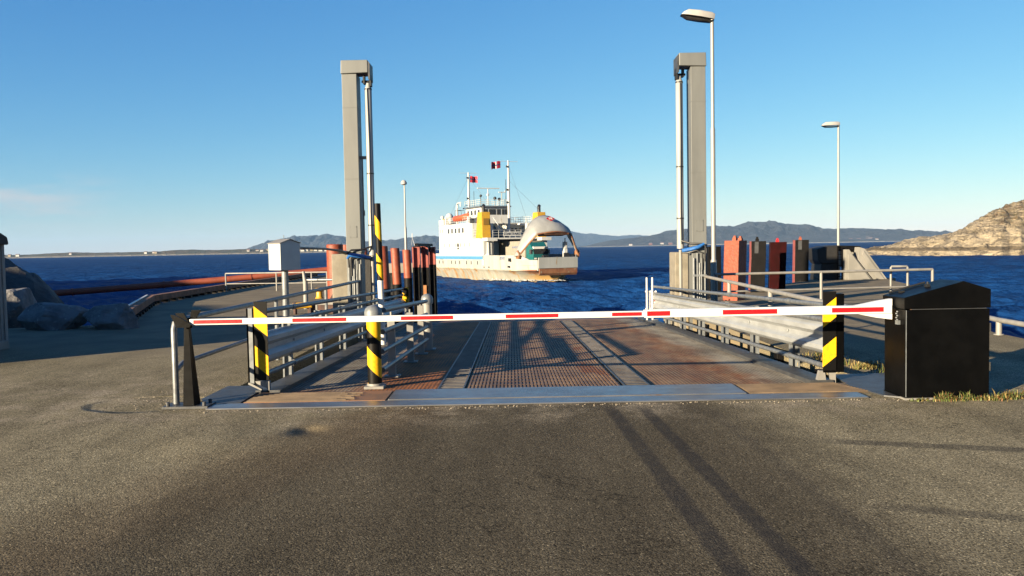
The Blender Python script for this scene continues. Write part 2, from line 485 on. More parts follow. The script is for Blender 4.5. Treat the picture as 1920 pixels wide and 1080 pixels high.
# ------------------------------------------------------------------ ground with the ramp slot
WATER = -2.6
from mathutils.geometry import tessellate_polygon
GP = [(-60, -40), (60, -40), (60, 5), (14, 8.4), (9.6, 11.2), (8.62, 13.2), (8.8, 15.1), (9.7, 18), (12.4, 25), (15.5, 32.2), (16.7, 36.7), (17.7, 38.1),
      (16.4, 39.3), (14.4, 38.9), (12.0, 35.3), (8.5, 29.9), (7.0, 27.2), (5.4, 24.6), (4.4, 24.0), (4.3, 9.86), (-3.5, 9.86), (-3.6, 24), (-5.3, 25.5),
      (-6.6, 30), (-8.6, 40), (-12.3, 59), (-13.9, 58.5), (-13.5, 46), (-13.1, 37.3), (-12.3, 28.3), (-9.5, 20.4), (-12.4, 19.6), (-22, 19), (-60, 15)]
mb = MB()
n = len(GP)
tris = tessellate_polygon([[Vector((a, b, 0)) for a, b in GP]])
mb.add([(a, b, 0) for a, b in GP], [tuple(t) for t in tris])
mb.add([(a, b, 0) for a, b in GP] + [(a, b, -7) for a, b in GP], [(i, (i + 1) % n, n + (i + 1) % n, n + i) for i in range(n)])
tag(mb.build('ground', GROUND, smooth=0), 'grey brown asphalt apron running into pale concrete quays', kind='structure')

# ------------------------------------------------------------------ the sea: real waves near by, finer ripple in the material
def sea():
    na, nr = 640, 900
    ang = np.linspace(R(-62), R(62), na)
    rad = np.concatenate([np.geomspace(13, 900, nr - 60), np.geomspace(960, 90000, 60)])
    A, Rr = np.meshgrid(ang, rad)
    X, Y = Rr * np.sin(A), Rr * np.cos(A)
    Z = np.zeros_like(X)
    rng = np.random.RandomState(5)
    wind = R(35)
    stepr = np.gradient(rad)[:, None]
    for i in range(54):
        lam = 0.7 * (1.075 ** i)
        th = wind + rng.normal(0, .55)
        k = 2 * np.pi / lam
        amp = .026 * lam ** .8 if lam < 2.2 else .026 * 2.2 ** .8 * (2.2 / lam) ** .75
        fade = np.clip((lam / (2.6 * np.maximum(stepr, .01)) - .6), 0, 1)
        ph = k * (X * np.sin(th) + Y * np.cos(th)) + rng.uniform(0, 6.28)
        Z += amp * fade * (1 - np.abs(np.sin(ph / 2)) * 2) * .8 + amp * fade * np.cos(ph) * .4
    Z = Z + WATER
    me = bpy.data.meshes.new('sea')
    nv = na * nr
    me.vertices.add(nv)
    me.vertices.foreach_set('co', np.stack([X, Y, Z], -1).astype(np.float32).ravel())
    idx = np.arange(nv).reshape(nr, na)
    q = np.stack([idx[:-1, :-1], idx[:-1, 1:], idx[1:, 1:], idx[1:, :-1]], -1).reshape(-1, 4)[:, ::-1]
    nf = len(q)
    me.loops.add(nf * 4)
    me.loops.foreach_set('vertex_index', q.ravel().astype(np.int32))
    me.polygons.add(nf)
    me.polygons.foreach_set('loop_start', np.arange(0, nf * 4, 4, dtype=np.int32))
    me.polygons.foreach_set('use_smooth', np.ones(nf, bool))
    me.update(calc_edges=True)
    me.validate()
    t = NT('sea_water')
    p = t.pos()
    pp = t.map(p, (1, .75, 1), (0, 0, R(-35)))
    b1 = t.noise(pp, 1.1, 6, .6)
    b2 = t.noise(pp, .16, 5, .6)
    b3 = t.noise(t.map(p, (.7, 1, 1), (0, 0, R(20))), .03, 4, .6)
    h = t.math('ADD', t.math('MULTIPLY', b1, .28), t.math('ADD', t.math('MULTIPLY', b2, .9), t.math('MULTIPLY', b3, 1.5)))
    nm = t.bump(h, 1.0, 1.0)
    col = t.mix(t.step(b2, .35, .65), (.0040, .0235, .088), (.0068, .039, .130))
    foam = t.math('MULTIPLY', t.step(t.noise(t.map(p, (.35, 1, 1), (0, 0, R(-20))), .33, 6, .65), .715, .74), t.step(t.noise(p, 2.2, 4, .7), .45, .62))
    far = t.xyz(p)[1]
    foam = t.math('MULTIPLY', foam, t.step(far, 60, 140))
    col = t.mix(t.math('MULTIPLY', foam, .75), col, (.6, .62, .62))
    body = t.new('ShaderNodeBsdfDiffuse')
    t.put(body.inputs['Color'], col)
    t.put(body.inputs['Normal'], nm)
    gl = t.new('ShaderNodeBsdfGlossy')
    gl.inputs['Roughness'].default_value = .14
    t.put(gl.inputs['Normal'], nm)
    fr = t.new('ShaderNodeFresnel')
    fr.inputs['IOR'].default_value = 1.33
    t.put(fr.inputs['Normal'], nm)
    fac = t.math('MINIMUM', t.math('MULTIPLY', fr.outputs[0], .4), .065)     # wave slopes hide most of the grazing reflection
    fac = t.math('MULTIPLY', fac, t.math('SUBTRACT', 1.0, t.math('MULTIPLY', foam, .7)))
    ms = t.new('ShaderNodeMixShader')
    t.put(ms.inputs[0], fac)
    t.l.new(body.outputs[0], ms.inputs[1])
    t.l.new(gl.outputs[0], ms.inputs[2])
    t.l.new(ms.outputs[0], t.n['Material Output'].inputs['Surface'])
    t.n.remove(t.b)
    me.materials.append(t.mat)
    o = bpy.data.objects.new('sea', me)
    COL.objects.link(o)
    tag(o, 'dark blue choppy sea water with scattered whitecaps', kind='structure')
sea()

# ------------------------------------------------------------------ hills across the fjord
def hill_mat(name, c1, c2, c3, sc):
    t = NT(name)
    p = t.pos()
    a = t.noise(p, sc, 7, .62)
    b = t.noise(p, sc * 4, 6, .65)
    col = t.mix(t.step(a, .38, .62), c1, c2)
    col = t.mix(t.step(b, .56, .68), col, c3)
    z = t.xyz(p)[2]
    col = t.mix(t.step(z, 0, 4, 1, 0), col, (.22, .20, .16))
    return t.done(col, .95, 0, t.bump(b, 1.0, 40))
HILL = hill_mat('far_hillside', (.004, .008, .012), (.016, .019, .022), (.040, .036, .036), .004)
LOW = hill_mat('low_island', (.045, .05, .025), (.085, .066, .038), (.022, .03, .018), .012)

def interp(prof, x):
    for (xa, ha), (xb, hb) in zip(prof, prof[1:]):
        if xa <= x <= xb:
            u = (x - xa) / (xb - xa)
            return ha + (hb - ha) * u
    return prof[0][1] if x < prof[0][0] else prof[-1][1]

def ridge(name, prof, Y, depth, mat, label, nx=260, ny=26, rough=.1, sc=300.0):
    x0, x1 = prof[0][0], prof[-1][0]
    rows = []
    for j in range(ny):
        v = j / (ny - 1)
        row = []
        for i in range(nx):
            x = x0 + (x1 - x0) * i / (nx - 1)
            h = interp(prof, x) - WATER
            top = .62
            s = (v / top) ** .8 if v < top else math.cos((v - top) / (1 - top) * math.pi / 2)
            g = mnoise.fractal(Vector((x / sc, v * depth / sc, Y / 999)), .9, 2.1, 6)
            g2 = mnoise.fractal(Vector((x / sc * 3.3, v * .6, 5.5)), .9, 2.0, 5)
            z = h * s * (1 + rough * g * math.sin(min(v / top, 1) * math.pi)) + h * .06 * g2 * s
            row.append((x, Y - depth * top + depth * v, WATER - 1 + max(z, 0) + (1 if j else 0)))
        rows.append(row)
    m_ = MB()
    m_.grid(rows)
    tag(m_.build(name, mat, smooth=60), label, kind='structure')

ridge('hills', [(-2960, 4), (-2921, 20), (-2833, 42), (-2716, 80), (-2540, 141), (-2394, 161), (-2249, 176), (-2075, 179), (-2005, 197), (-1901, 176), (-1786, 156), (-1613, 107), (-1411, 103), (-1294, 114), (-1149, 135), (-1033, 142), (-917, 158), (-743, 131), (-512, 86), (-223, 46), (8, 19), (200, 3)], 9000, 1500, HILL,
      'long blue hill ridge across the water behind the left lift tower', rough=.55, sc=170)
ridge('hills', [(-1100, 30), (-825, 75), (-153, 172), (350, 204), (686, 250), (812, 273), (979, 243), (1104, 216), (1313, 204), (1689, 155), (1899, 176), (2275, 161), (2861, 108), (3600, 60)], 13000, 1800, HILL,
      'palest most distant hills beyond the bow of the ferry', rough=.25, sc=420)
ridge('hills', [(560, 2), (638, 8), (774, 42), (909, 57), (1090, 76), (1225, 92), (1316, 122), (1428, 133), (1677, 156), (1744, 159), (1812, 153), (1879, 147), (1947, 166), (1992, 182), (2127, 188), (2172, 169), (2240, 178), (2330, 171), (2443, 160), (2578, 126), (2713, 114), (2781, 117), (2939, 115), (3119, 98), (3299, 99), (3367, 89), (3525, 77), (3750, 59), (4247, 37), (5150, 6)], 7000, 1400, HILL,
      'rugged blue grey hills with a knobbly top across the water on the right', rough=.6, sc=150)
ridge('island', [(-3600, 2), (-3200, 14), (-2595, 22), (-2183, 15), (-1935, 10), (-1853, 11), (-1770, 14), (-1698, 17), (-1605, 13), (-1461, 13), (-1358, 14), (-1296, 18), (-1234, 18), (-1152, 15), (-1007, 17), (-904, 14), (-739, 9), (-616, 7), (-560, 2)], 3200, 260, LOW,
      'low green and brown island shore on the left horizon', nx=320, ny=18, rough=.3, sc=60)

# ------------------------------------------------------------------ rocky headland on the right
def headland():
    hp = [(99, -2.2), (103.2, -1.0), (107, -.4), (112.3, 1.5), (116.8, 2.4), (119.9, 2.5), (122.9, 2.9), (125.9, 3.7), (128.9, 5.4), (131.9, 7.3), (136.4, 9.9), (142.5, 12.7), (145.5, 13.6), (157.5, 17.7), (190, 24), (260, 27)]
    def base_h(a, d): return (interp(hp, a) * min(1, d / 20)) * .30
    rows = []
    nx, ny = 300, 90
    for j in range(ny):
        v = j / (ny - 1)
        row = []
        for i in range(nx):
            u = i / (nx - 1)
            a = 99 + (230 - 99) * u ** 1.3                       # lateral position measured at 235 m
            H = interp(hp, a)
            r0 = 272 - 58 * (1 - math.exp(-max(a - 99, 0) / 20))        # shoreline distance
            r0 += 3 * mnoise.noise(Vector((a * .25, 3, 1))) + 5 * mnoise.noise(Vector((a * .09, 7, 1)))
            d = 95 * v
            s = min(1, d / (10 + 1.9 * max(H, 0)))
            s = s ** .75
            wx, wy = a / 235 * (r0 + d), r0 + d
            q = Vector((wx * .11, wy * .07, 0))
            g = mnoise.ridged_multi_fractal(Vector((wx * .09 + wy * .05, wy * .05 - (wx * .12), base_h(a, d))), .9, 2.1, 6, 1.0, 2.0)
            g2 = mnoise.fractal(Vector((wx * .4, wy * .25, base_h(a, d) * 2.4)), .7, 2.2, 6)
            base = WATER - .6 + (H - WATER + .6) * s
            amp = min(1, (H - WATER) / 6) * min(1, d / 6)
            z = base + (g - 1.1) * 1.15 * amp * (1 - .75 * max(0, s - .85) / .15) + g2 * .8 * min(1, d / 3)
            if v > .9: z -= (v - .9) * 90
            row.append((wx, wy, z))
        rows.append(row)
    # reef running left from the tip
    m_ = MB()
    m_.grid(rows)
    rr = []
    for j in range(24):
        v = j / 23
        row = []
        for i in range(120):
            u = i / 119
            a = 80 + 40 * u
            wy = 262 + 22 * v - 8 * u
            wx = a / 235 * wy
            g = mnoise.fractal(Vector((wx * .35, wy * .25, 7)), .8, 2.1, 6)
            z = WATER - .5 + 1.5 * math.sin(math.pi * v) * min(1, u * 2.2) + g * .6
            row.append((wx, wy, z))
        rr.append(row)
    m_.grid(rr)
    t = NT('coastal_rock')
    p = t.pos()
    z = t.xyz(p)[2]
    ps = t.map(p, (.55, .55, 2.6), (0, R(10), R(25)))
    a = t.noise(ps, .16, 8, .65)
    b = t.noise(ps, .8, 8, .7)
    col = t.mix(t.step(a, .35, .65), (.36, .295, .195), (.22, .18, .115))
    col = t.mix(t.step(b, .52, .7), col, (.46, .39, .28))
    veg = t.math('MULTIPLY', t.step(t.math('ADD', z, t.math('MULTIPLY', t.math('SUBTRACT', a, .5), 22)), 3, 8), t.step(b, .42, .6))
    col = t.mix(veg, col, t.mix(t.step(t.noise(p, .5, 4), .4, .6), (.085, .072, .025), (.12, .07, .028)))
    zz = t.math('ADD', z, t.math('MULTIPLY', t.math('SUBTRACT', b, .5), 1.0))
    weed = t.math('MULTIPLY', t.step(zz, -1.5, -1.2), t.step(zz, -.5, -.15, 1, 0))
    col = t.mix(t.math('MULTIPLY', weed, .8), col, (.055, .038, .018))
    crack = t.noise(t.map(p, (.45, .45, 2.4), (R(6), R(14), R(25))), .22, 7, .7, dist=1.2)
    crack = t.step(t.math('ABSOLUTE', t.math('SUBTRACT', crack, .5)), .0, .022, 1, 0)
    col = t.mix(t.math('MULTIPLY', crack, .75), col, (.045, .036, .026))
    h = t.math('SUBTRACT', t.math('ADD', b, t.math('MULTIPLY', a, 1.2)), t.math('MULTIPLY', crack, .35))
    tag(m_.build('rocky_shore', t.done(col, .9, 0, t.bump(h, .9, 1.2)), smooth=50), 'pale bare rock headland with brown turf rising on the right', kind='structure')
headland()

# the bare hill beside the quay, out of the frame on the left: it shades the rocks and the inner end of the pipe
def near_hill():
    rows = []
    A, B = Vector((-28.5, 3.0, 6.0)), Vector((-113, 64, 17.5))
    dr = (B - A)
    nrm = Vector((dr.y, -dr.x, 0)).normalized()
    for i in range(60):
        u = i / 59 * 1.35
        c = A + dr * u
        h = c.z * (1 if u > .02 else u / .02)
        row = []
        for j in range(19):
            v = (j - 9) / 9
            wv = h * 1.6 * v
            q = c + nrm * wv
            g = mnoise.fractal(Vector((q.x * .2, q.y * .2, 0)), .8, 2, 5)
            row.append((q.x, q.y, h * (1 - abs(v)) ** .7 + g * .5 * (1 - abs(v)) - 3.0 * abs(v)))
        rows.append(row)
    m_ = MB()
    m_.grid(rows)
    tag(m_.build('hill', bpy.data.materials['coastal_rock'], smooth=50), 'bare rock hill beside the quay', kind='structure')
near_hill()

# unseen slope added behind the viewer to block the bright low sky
def sky_blocker():
    rows = []
    for j in range(14):
        v = j / 13
        row = []
        for i in range(150):
            u = i / 149
            az = R(100 + 160 * u)
            r = 170 + 130 * v
            el = 8.2 + 1.3 * mnoise.noise(Vector((u * 9, 1, 2))) - (.8 if abs(az - R(227)) < R(10) else 0)
            el *= min(1, u * 8, (1 - u) * 8)
            top = math.tan(R(el)) * 270 + 1.7
            s_ = min(1, v / .75) ** .8
            row.append((r * math.sin(az), r * math.cos(az), -.5 + top * s_ * (1 + .05 * mnoise.noise(Vector((u * 60, v * 8, 3))))))
        rows.append(row)
    m_ = MB()
    m_.grid(rows)
    tag(m_.build('hills', BLOCKER_SLOPE, smooth=60), 'added dark slope out of view behind the viewer, blocking the low sky', kind='structure')
BLOCKER_SLOPE = mk('blocker_slope', (.03, .035, .018), (.05, .045, .028), .05, .95)
sky_blocker()

# ------------------------------------------------------------------ small far houses
HW = mk('far_house_white', (.42, .41, .38), (.34, .33, .3), .05, .7)
HR = mk('far_house_red', (.14, .05, .035), (.12, .045, .03), .05, .7)
HY = mk('far_house_ochre', (.26, .2, .11), (.22, .17, .1), .05, .7)
HROOF = mk('far_house_roof', (.12, .11, .11), (.16, .09, .07), .05, .8)
def far_house(x, y, z, wd, ht, dp, wall, label, group):
    m_ = MB()
    m_.box(-wd / 2, -dp / 2, -3, wd / 2, dp / 2, ht)
    m_.prism([(-dp / 2 - .6, ht), (dp / 2 + .6, ht), (0, ht + dp * .42)], 'x', -wd / 2 - .5, wd / 2 + .5, 1)
    o = m_.build('house', [wall, HROOF], smooth=0, loc=(0, 0, 0))
    o.location = (x, y, z)
    tag(o, label, 'house', group)
rng = random.Random(3)
isl = [(-1880, 3), (-1850, 3), (-1655, 4), (-1370, 3), (-1340, 4), (-1332, 3), (-990, 6), (-985, 3), (-955, 5), (-935, 3), (-915, 5), (-900, 4), (-888, 3), (-872, 5), (-850, 3), (-835, 4), (-815, 3), (-800, 5), (-782, 3), (-770, 4), (-752, 5), (-735, 4), (-715, 3), (-700, 4), (-682, 3), (-668, 4)]
for i, (x, z) in enumerate(isl):
    far_house(x, 3085 + z * 6, z + 1, rng.uniform(9, 15), rng.uniform(4, 7), rng.uniform(7, 9), HW if i % 5 else HY, 'tiny pale house on the low island shore to the left', 'houses on the low island')
for i in range(20):
    x = rng.uniform(2350, 3500) if i > 5 else rng.uniform(780, 1350)
    z = rng.uniform(6, 26) if i > 5 else rng.uniform(3, 9)
    far_house(x, 6140 + z * 9, z, rng.uniform(16, 30), rng.uniform(7, 11), rng.uniform(12, 15), HW if i % 4 else HR, 'tiny house at the foot of the blue hills across the water', 'houses below the far hills')

# ------------------------------------------------------------------ air between here and the far shore
mb = MB()
mb.box(-9000, -400, -9.5, 9000, 15500, 330)
t = NT('sea_air')
t.n.remove(t.b)
vol = t.new('ShaderNodeVolumePrincipled')
vol.inputs['Color'].default_value = (.36, .62, 1.0, 1)
vol.inputs['Density'].default_value = 0.000028
vol.inputs['Anisotropy'].default_value = 0.0
t.l.new(vol.outputs[0], t.n['Material Output'].inputs['Volume'])
tag(mb.build('haze', t.mat, smooth=0), 'pale blue air over the fjord', kind='stuff')
# ================================================================== the ferry ramp
def dz(y): return -0.028 * (y - 9.5)
def slab(mb, x0, x1, y0, y1, lift, thick, m=0):
    vs = []
    for y in (y0, y1):
        for x in (x0, x1):
            vs += [(x, y, dz(y) + lift - thick), (x, y, dz(y) + lift)]
    mb.add(vs, [(1, 3, 7, 5), (0, 4, 6, 2), (0, 1, 5, 4), (2, 6, 7, 3), (0, 2, 3, 1), (4, 5, 7, 6)], m)
ramp = thing('ferry_ramp', 'wide steel link ramp with worn rusty grating sloping down towards the ferry', 'ramp', (0.35, 9.9, 0))
mb = MB()
slab(mb, -3.0, 3.75, 9.89, 23.6, 0, .22)
mb.build('deck', DECK, ramp, smooth=0)
mb = MB()
slab(mb, -.575, 1.315, 9.93, 23.2, .003, .002, 1)
x = -.57
while x < 1.31:
    slab(mb, x, x + .026, 9.93, 23.2, .013, .010)
    x += .046
y = 10.0
while y < 23.1:
    slab(mb, -.57, 1.31, y, y + .02, .0115, .008)
    y += .30
mb.build('grating', [BAR, BLACKP], ramp, smooth=0)
for a, b in ((-.93, -.60), (1.34, 1.66)):
    mb = MB()
    slab(mb, a, b, 9.93, 23.2, .012, .011, 1)
    slab(mb, a, a + .02, 9.93, 23.2, .022, .019, 2)
    slab(mb, b - .02, b, 9.93, 23.2, .022, .019, 2)
    y = 9.95
    while y < 23.15:
        slab(mb, a + .02, b - .02, y, y + .06, .020, .017)
        y += .14
    mb.build('cross_grating', [STRIPBAR, BLACKP, GREYMETAL], ramp, smooth=0)
for a, b in ((-3.12, -2.82), (3.58, 3.86)):
    mb = MB()
    slab(mb, a, b, 9.91, 23.6, .05, .3)
    mb.build('edge_kerb', GREYMETAL, ramp, smooth=0)
mb = MB()
slab(mb, -2.7, 3.6, 23.6, 24.5, -.02, .08)
mb.build('end_flap', RUSTPLATE, ramp, smooth=0)
mb = MB()
mb.box(-1.42, 9.24, .004, 2.62, 9.875, .024)
mb.build('threshold_plate', PLATE, ramp, smooth=0, bevel=.004)
mb = MB()
mb.box(-3.05, 9.24, .004, -1.45, 9.875, .016)
mb.build('threshold_plate', RUSTPLATE, ramp, smooth=0, bevel=.004)
mb = MB()
mb.box(-3.04, 9.25, .0155, -1.86, 9.80, .0185)
for k in range(11):
    mb.box(-3.02, 9.26 + k * .048, .0185, -1.9 + .12 * math.sin(k * 2.3), 9.278 + k * .048, .030)
mb.build('ribbed_plate', RIBPLATE, ramp, smooth=0)
mb = MB()
mb.box(2.64, 9.24, .002, 4.02, 9.87, .008)
for k in range(12):
    mb.box(2.66, 9.26 + k * .05, .008, 4.0 - k * .015, 9.28 + k * .05, .024)
mb.build('ribbed_plate', RIBPLATE, ramp, smooth=0)
mb = MB()
mb.box(-3.35, 8.90, .002, 3.85, 9.20, .018)
mb.build('front_strip', PLATE, ramp, smooth=0, bevel=.004)
# steel cover plates over the slots beside the ramp
mb = MB()
mb.prism([(-3.42, 9.12), (-3.08, 9.24), (-3.10, 10.4), (-3.62, 10.4), (-3.62, 9.5)], 'z', .004, .02)
tag(mb.build('cover_plate', deck_mat() if False else GREYMETAL, smooth=0, loc=(-3.4, 9.8, 0)), 'dark chequered steel cover plate beside the black rest post', 'plate')
mb = MB()
mb.prism([(4.04, 8.96), (4.17, 8.86), (4.8, 10.5), (4.05, 10.45), (3.93, 9.6)], 'z', .004, .02)
tag(mb.build('cover_plate', GREYMETAL, smooth=0, loc=(4.3, 9.7, 0)), 'grey steel cover plate beside the black cabinet', 'plate')

# ================================================================== railings of the ramp
def wprofile(sgn):
    out = [(0, -.20), (.045, -.185), (.085, -.14), (.085, -.085), (.02, -.03), (.02, .03), (.085, .085), (.085, .14), (.045, .185), (0, .20)]
    inn = [(a - .014, b) for a, b in out][::-1]
    return [(sgn * a, b) for a, b in out + inn]
def post_h(mb, x, y, z0, z1, w=.06, d=.05):
    mb.box(x - w, y - d, z0, x - w + .022, y + d, z1)
    mb.box(x + w - .022, y - d, z0, x + w, y + d, z1)
    mb.box(x - w + .022, y - .006, z0, x + w - .022, y + .006, z1)
def ramp_rail(px, sgn, tubes, y0, y1, label, ys):
    t = thing('guard_railing', label, 'railing', (px, y0, 0))
    for y in ys:
        mb = MB()
        post_h(mb, px - sgn * .13, y, dz(y) - .22, dz(y) + tubes[1] + .03)
        mb.build('post', GALV, t, smooth=0)
    for h in tubes:
        mb = MB()
        mb.tube([(px - sgn * .02, y0 + .02, dz(y0) + h), (px - sgn * .02, (y0 + y1) / 2, dz((y0 + y1) / 2) + h), (px - sgn * .02, y1, dz(y1) + h)], .032, 12)
        y = y0 + 1.4
        while y < y1:
            mb.tube([(px - sgn * .02, y, dz(y) + h), (px - sgn * .02, y + .12, dz(y + .12) + h)], .04, 12)
            y += 3.1
        mb.build('rail', GALV_TUBE, t)
    mb = MB()
    mb.sweep(wprofile(sgn), [(px - sgn * .07, y, dz(y) + .54) for y in (y0 + .05, (y0 + y1) / 2, y1)])
    y = ys[0]
    for y in ys:
        mb.tube([(px - sgn * .04, y, dz(y) + .54), (px - sgn * .025, y, dz(y) + .54)], .02, 8)
    mb.build('guard_beam', BEAM, t, smooth=40)
    return t
YS = [11.5 + 1.88 * k for k in range(6)]
ramp_rail(-3.02, 1, (1.0, .83, .23), 9.95, 22.9, 'galvanised guard railing along the left edge of the ramp', YS)
ramp_rail(3.80, -1, (.95, .77, .2), 9.95, 22.6, 'sunlit galvanised guard railing along the right edge of the ramp', YS)

# hazard marker boards on the near ends of both railings
STR_L = stripes('stripe_board_falling', .83, .476, .276 - .83 * 3.02, .5)
STR_R = stripes('stripe_board_rising', -.8, .476, .265 - .8 * 3.81, .5)
t = thing('hazard_marker', 'yellow and black striped marker board at the left side of the ramp entrance', 'marker', (-3.05, 9.95, 0))
mb = MB(); mb.box(-3.105, 9.895, .16, -2.945, 9.903, 1.115)
mb.build('striped_board', STR_L, t, smooth=0, bevel=.004)
mb = MB(); mb.box(-3.21, 9.94, .12, -3.19, 10.04, 1.03); mb.box(-3.21, 9.94, .12, -3.12, 9.955, 1.03); mb.box(-3.14, 9.94, .12, -3.12, 10.04, 1.03)
mb.build('post', GALV, t, smooth=0)
mb = MB()
mb.prism([(-3.21, .13), (-3.19, .13), (-3.05, .05), (-3.05, -.01), (-3.07, -.01), (-3.07, .04), (-3.21, .11)], 'y', 9.93, 9.98)
mb.prism([(-3.12, .15), (-2.95, .15), (-2.95, -.01), (-2.975, -.01), (-2.975, .06), (-3.1, .12)], 'y', 9.91, 9.98)
mb.build('foot_bracket', GALV_PALE, t, smooth=0)
t = thing('hazard_marker', 'yellow and black striped marker board at the right side of the ramp entrance', 'marker', (3.82, 9.95, 0))
mb = MB(); mb.box(3.725, 9.895, .155, 3.89, 9.903, 1.11)
mb.build('striped_board', STR_R, t, smooth=0, bevel=.004)
mb = MB(); mb.box(3.735, 9.906, .13, 3.885, 9.93, 1.09); mb.box(3.885, 9.91, .13, 3.99, 10.02, 1.08)
mb.build('backing', BLACK, t, smooth=0, bevel=.006)
mb = MB()
mb.prism([(3.66, -.01), (3.78, -.01), (3.76, .15), (3.70, .15)], 'y', 9.92, 9.99)
mb.prism([(3.80, .14), (3.9, .14), (3.9, -.01), (3.85, -.01), (3.83, .09)], 'y', 9.94, 9.99)
mb.build('foot_bracket', GALV_PALE, t, smooth=0)
t = thing('hazard_marker', 'small shaded marker board at the seaward end of the left railing', 'marker', (-3.0, 23, -.4))
mb = MB(); mb.box(-3.05, 22.95, .22, -2.88, 22.96, .66)
mb.build('striped_board', stripes('stripe_small_board', .9, .4, 0, .45), t, smooth=0)
mb = MB(); mb.box(-3.0, 22.965, -.5, -2.93, 23.02, .62)
mb.build('post', GALV, t, smooth=0)

# white end gate of the right railing, with red reflectors
t = thing('end_gate', 'narrow white slatted gate with red reflectors at the far end of the right railing', 'gate', (3.72, 22.3, -.36))
for xx in (3.63, 3.78):
    mb = MB(); mb.box(xx - .018, 22.25, -.44, xx + .018, 22.29, .84)
    mb.build('post', WHITE, t, smooth=0)
mb = MB()
for k in range(5):
    xx = 3.615 + k * .042
    mb.box(xx, 22.30, -.02, xx + .016, 22.31, .47)
mb.box(3.60, 22.312, .44, 3.90, 22.33, .48); mb.box(3.60, 22.312, -.03, 3.90, 22.33, .01)
mb.build('slat_panel', WHITE, t, smooth=0)
mb = MB(); mb.box(3.82, 22.28, -.05, 3.9, 22.30, .46)
mb.build('reflector_strip', WHITE, t, smooth=0)
for k in range(3):
    mb = MB(); mb.tube([(3.86, 22.278, .34 - k * .13), (3.86, 22.268, .34 - k * .13)], .032, 12)
    mb.build('reflector', RED, t)
mb = MB(); mb.lathe([(.01, -.03), (.08, -.03), (.08, .03), (.01, .03)], (3.86, 22.25, -.33), 14)
mb.build('hinge_roller', GALV_PALE, t)

# ================================================================== inner railing on the ramp, between bollard and dome-topped post
t = thing('walkway_railing', 'short three post railing on the ramp behind the striped bollard', 'railing', (-1.65, 13, -.1))
ends = [((-1.63, 10.42, .945), (-1.57, 15.05, .76)), ((-1.65, 10.42, .67), (-1.57, 15.05, .52)), ((-1.66, 10.42, .42), (-1.57, 15.05, .29)), ((-1.66, 10.42, .185), (-1.57, 15.05, .06))]
for a, b in ends:
    mb = MB(); mb.tube([a, b], .034, 12)
    mb.build('rail', GALV_TUBE, t)
for y, top in ((11.4, .80), (13.2, .70), (14.5, .72)):
    xx = -1.70 + (y - 10.4) * .02
    mb = MB()
    mb.box(xx - .05, y - .04, dz(y), xx + .05, y + .04, top)
    mb.box(xx - .11, y - .09, dz(y) + .004, xx + .11, y + .09, dz(y) + .022)
    mb.tube([(xx, y, top), (xx, y, top + .05)], .015, 8)
    mb.build('post', GALV_PALE, t, smooth=30)
y = 15.3
t2 = mb = MB()
mb.lathe([(.09, dz(y)), (.09, .70)], (-1.58, y, 0), 20)
mb.box(-1.72, y - .14, dz(y) + .004, -1.44, y + .14, dz(y) + .025)
mb.build('end_post', GALV_PALE, t)
mb = MB(); mb.lathe([(.112, .70), (.112, .79), (.095, .84), (.05, .875), (.005, .885)], (-1.58, y, 0), 20)
mb.build('dome_cap', GALV, t)

STR_B = stripes('stripe_bollard', 1.0, .459, .188 - 1.74, .52)
t = thing('bollard', 'yellow and black striped steel bollard with a grey dome cap on the ramp', 'bollard', (-1.74, 10.31, 0))
mb = MB(); mb.lathe([(.088, .03), (.088, .87)], (-1.74, 10.31, 0), 28)
mb.build('striped_tube', STR_B, t)
mb = MB(); mb.lathe([(.11, .86), (.112, .93), (.10, .975), (.065, 1.005), (.02, 1.02), (.002, 1.022)], (-1.74, 10.31, 0), 28)
mb.build('dome_cap', GALV, t)
mb = MB(); mb.box(-1.86, 10.19, -.02, -1.62, 10.43, .012); mb.lathe([(.1, .012), (.098, .04)], (-1.74, 10.31, 0), 24)
mb.build('base_plate', GALV_PALE, t)

STR_P = stripes('stripe_pole', 1.4, .74, .45, .5)
t = thing('striped_pole', 'tall thin pole, yellow and black above and white below, by the left lift tower', 'pole', (-2.62, 16.6, dz(16.6)))
q = lambda z: (-2.62 - (z + .2) * .016, 16.6, z)
mb = MB(); mb.tube([q(1.1), q(2.64)], .064, 16)
mb.build('striped_upper', STR_P, t)
mb = MB(); mb.tube([q(dz(16.6)), q(1.1)], .060, 16)
mb.build('white_lower', WHITE, t)

# ================================================================== barrier
t = thing('barrier_gate', 'lowered red and white barrier arm hinged to a black gabled cabinet on the right', 'barrier', (4.63, 9.0, 0))
mb = MB(); mb.box(4.18, 8.77, .02, 5.08, 9.26, .965)
cab = mb.build('cabinet', BLACKBOX, t, smooth=0, bevel=.006)
mb = MB(); mb.box(4.17, 8.75, 0, 5.09, 9.28, .02)
mb.build('base_frame', GALV_PALE, t, smooth=0)
mb = MB(); mb.prism([(4.165, .974), (5.088, .974), (5.088, 1.172), (4.80, 1.262), (4.165, 1.095)], 'y', 8.764, 9.275)
lid = mb.build('lid', BLACKBOX, t, smooth=0, bevel=.006)
mb = MB()
mb.tube([(4.22, 9.24, 1.125), (4.62, 9.24, 1.232)], .012, 8)
mb.box(4.28, 9.1, 1.125, 4.33, 9.15, 1.15); mb.box(4.52, 9.0, 1.19, 4.56, 9.05, 1.225); mb.tube([(4.54, 9.02, 1.2), (4.54, 9.02, 1.25)], .012, 8)
mb.build('hinge', BLACKP, lid, smooth=30)
mb = MB(); mb.box(4.185, 8.764, .03, 4.192, 8.769, .96)
mb.build('edge_trim', GALV, cab, smooth=0)
mb = MB()
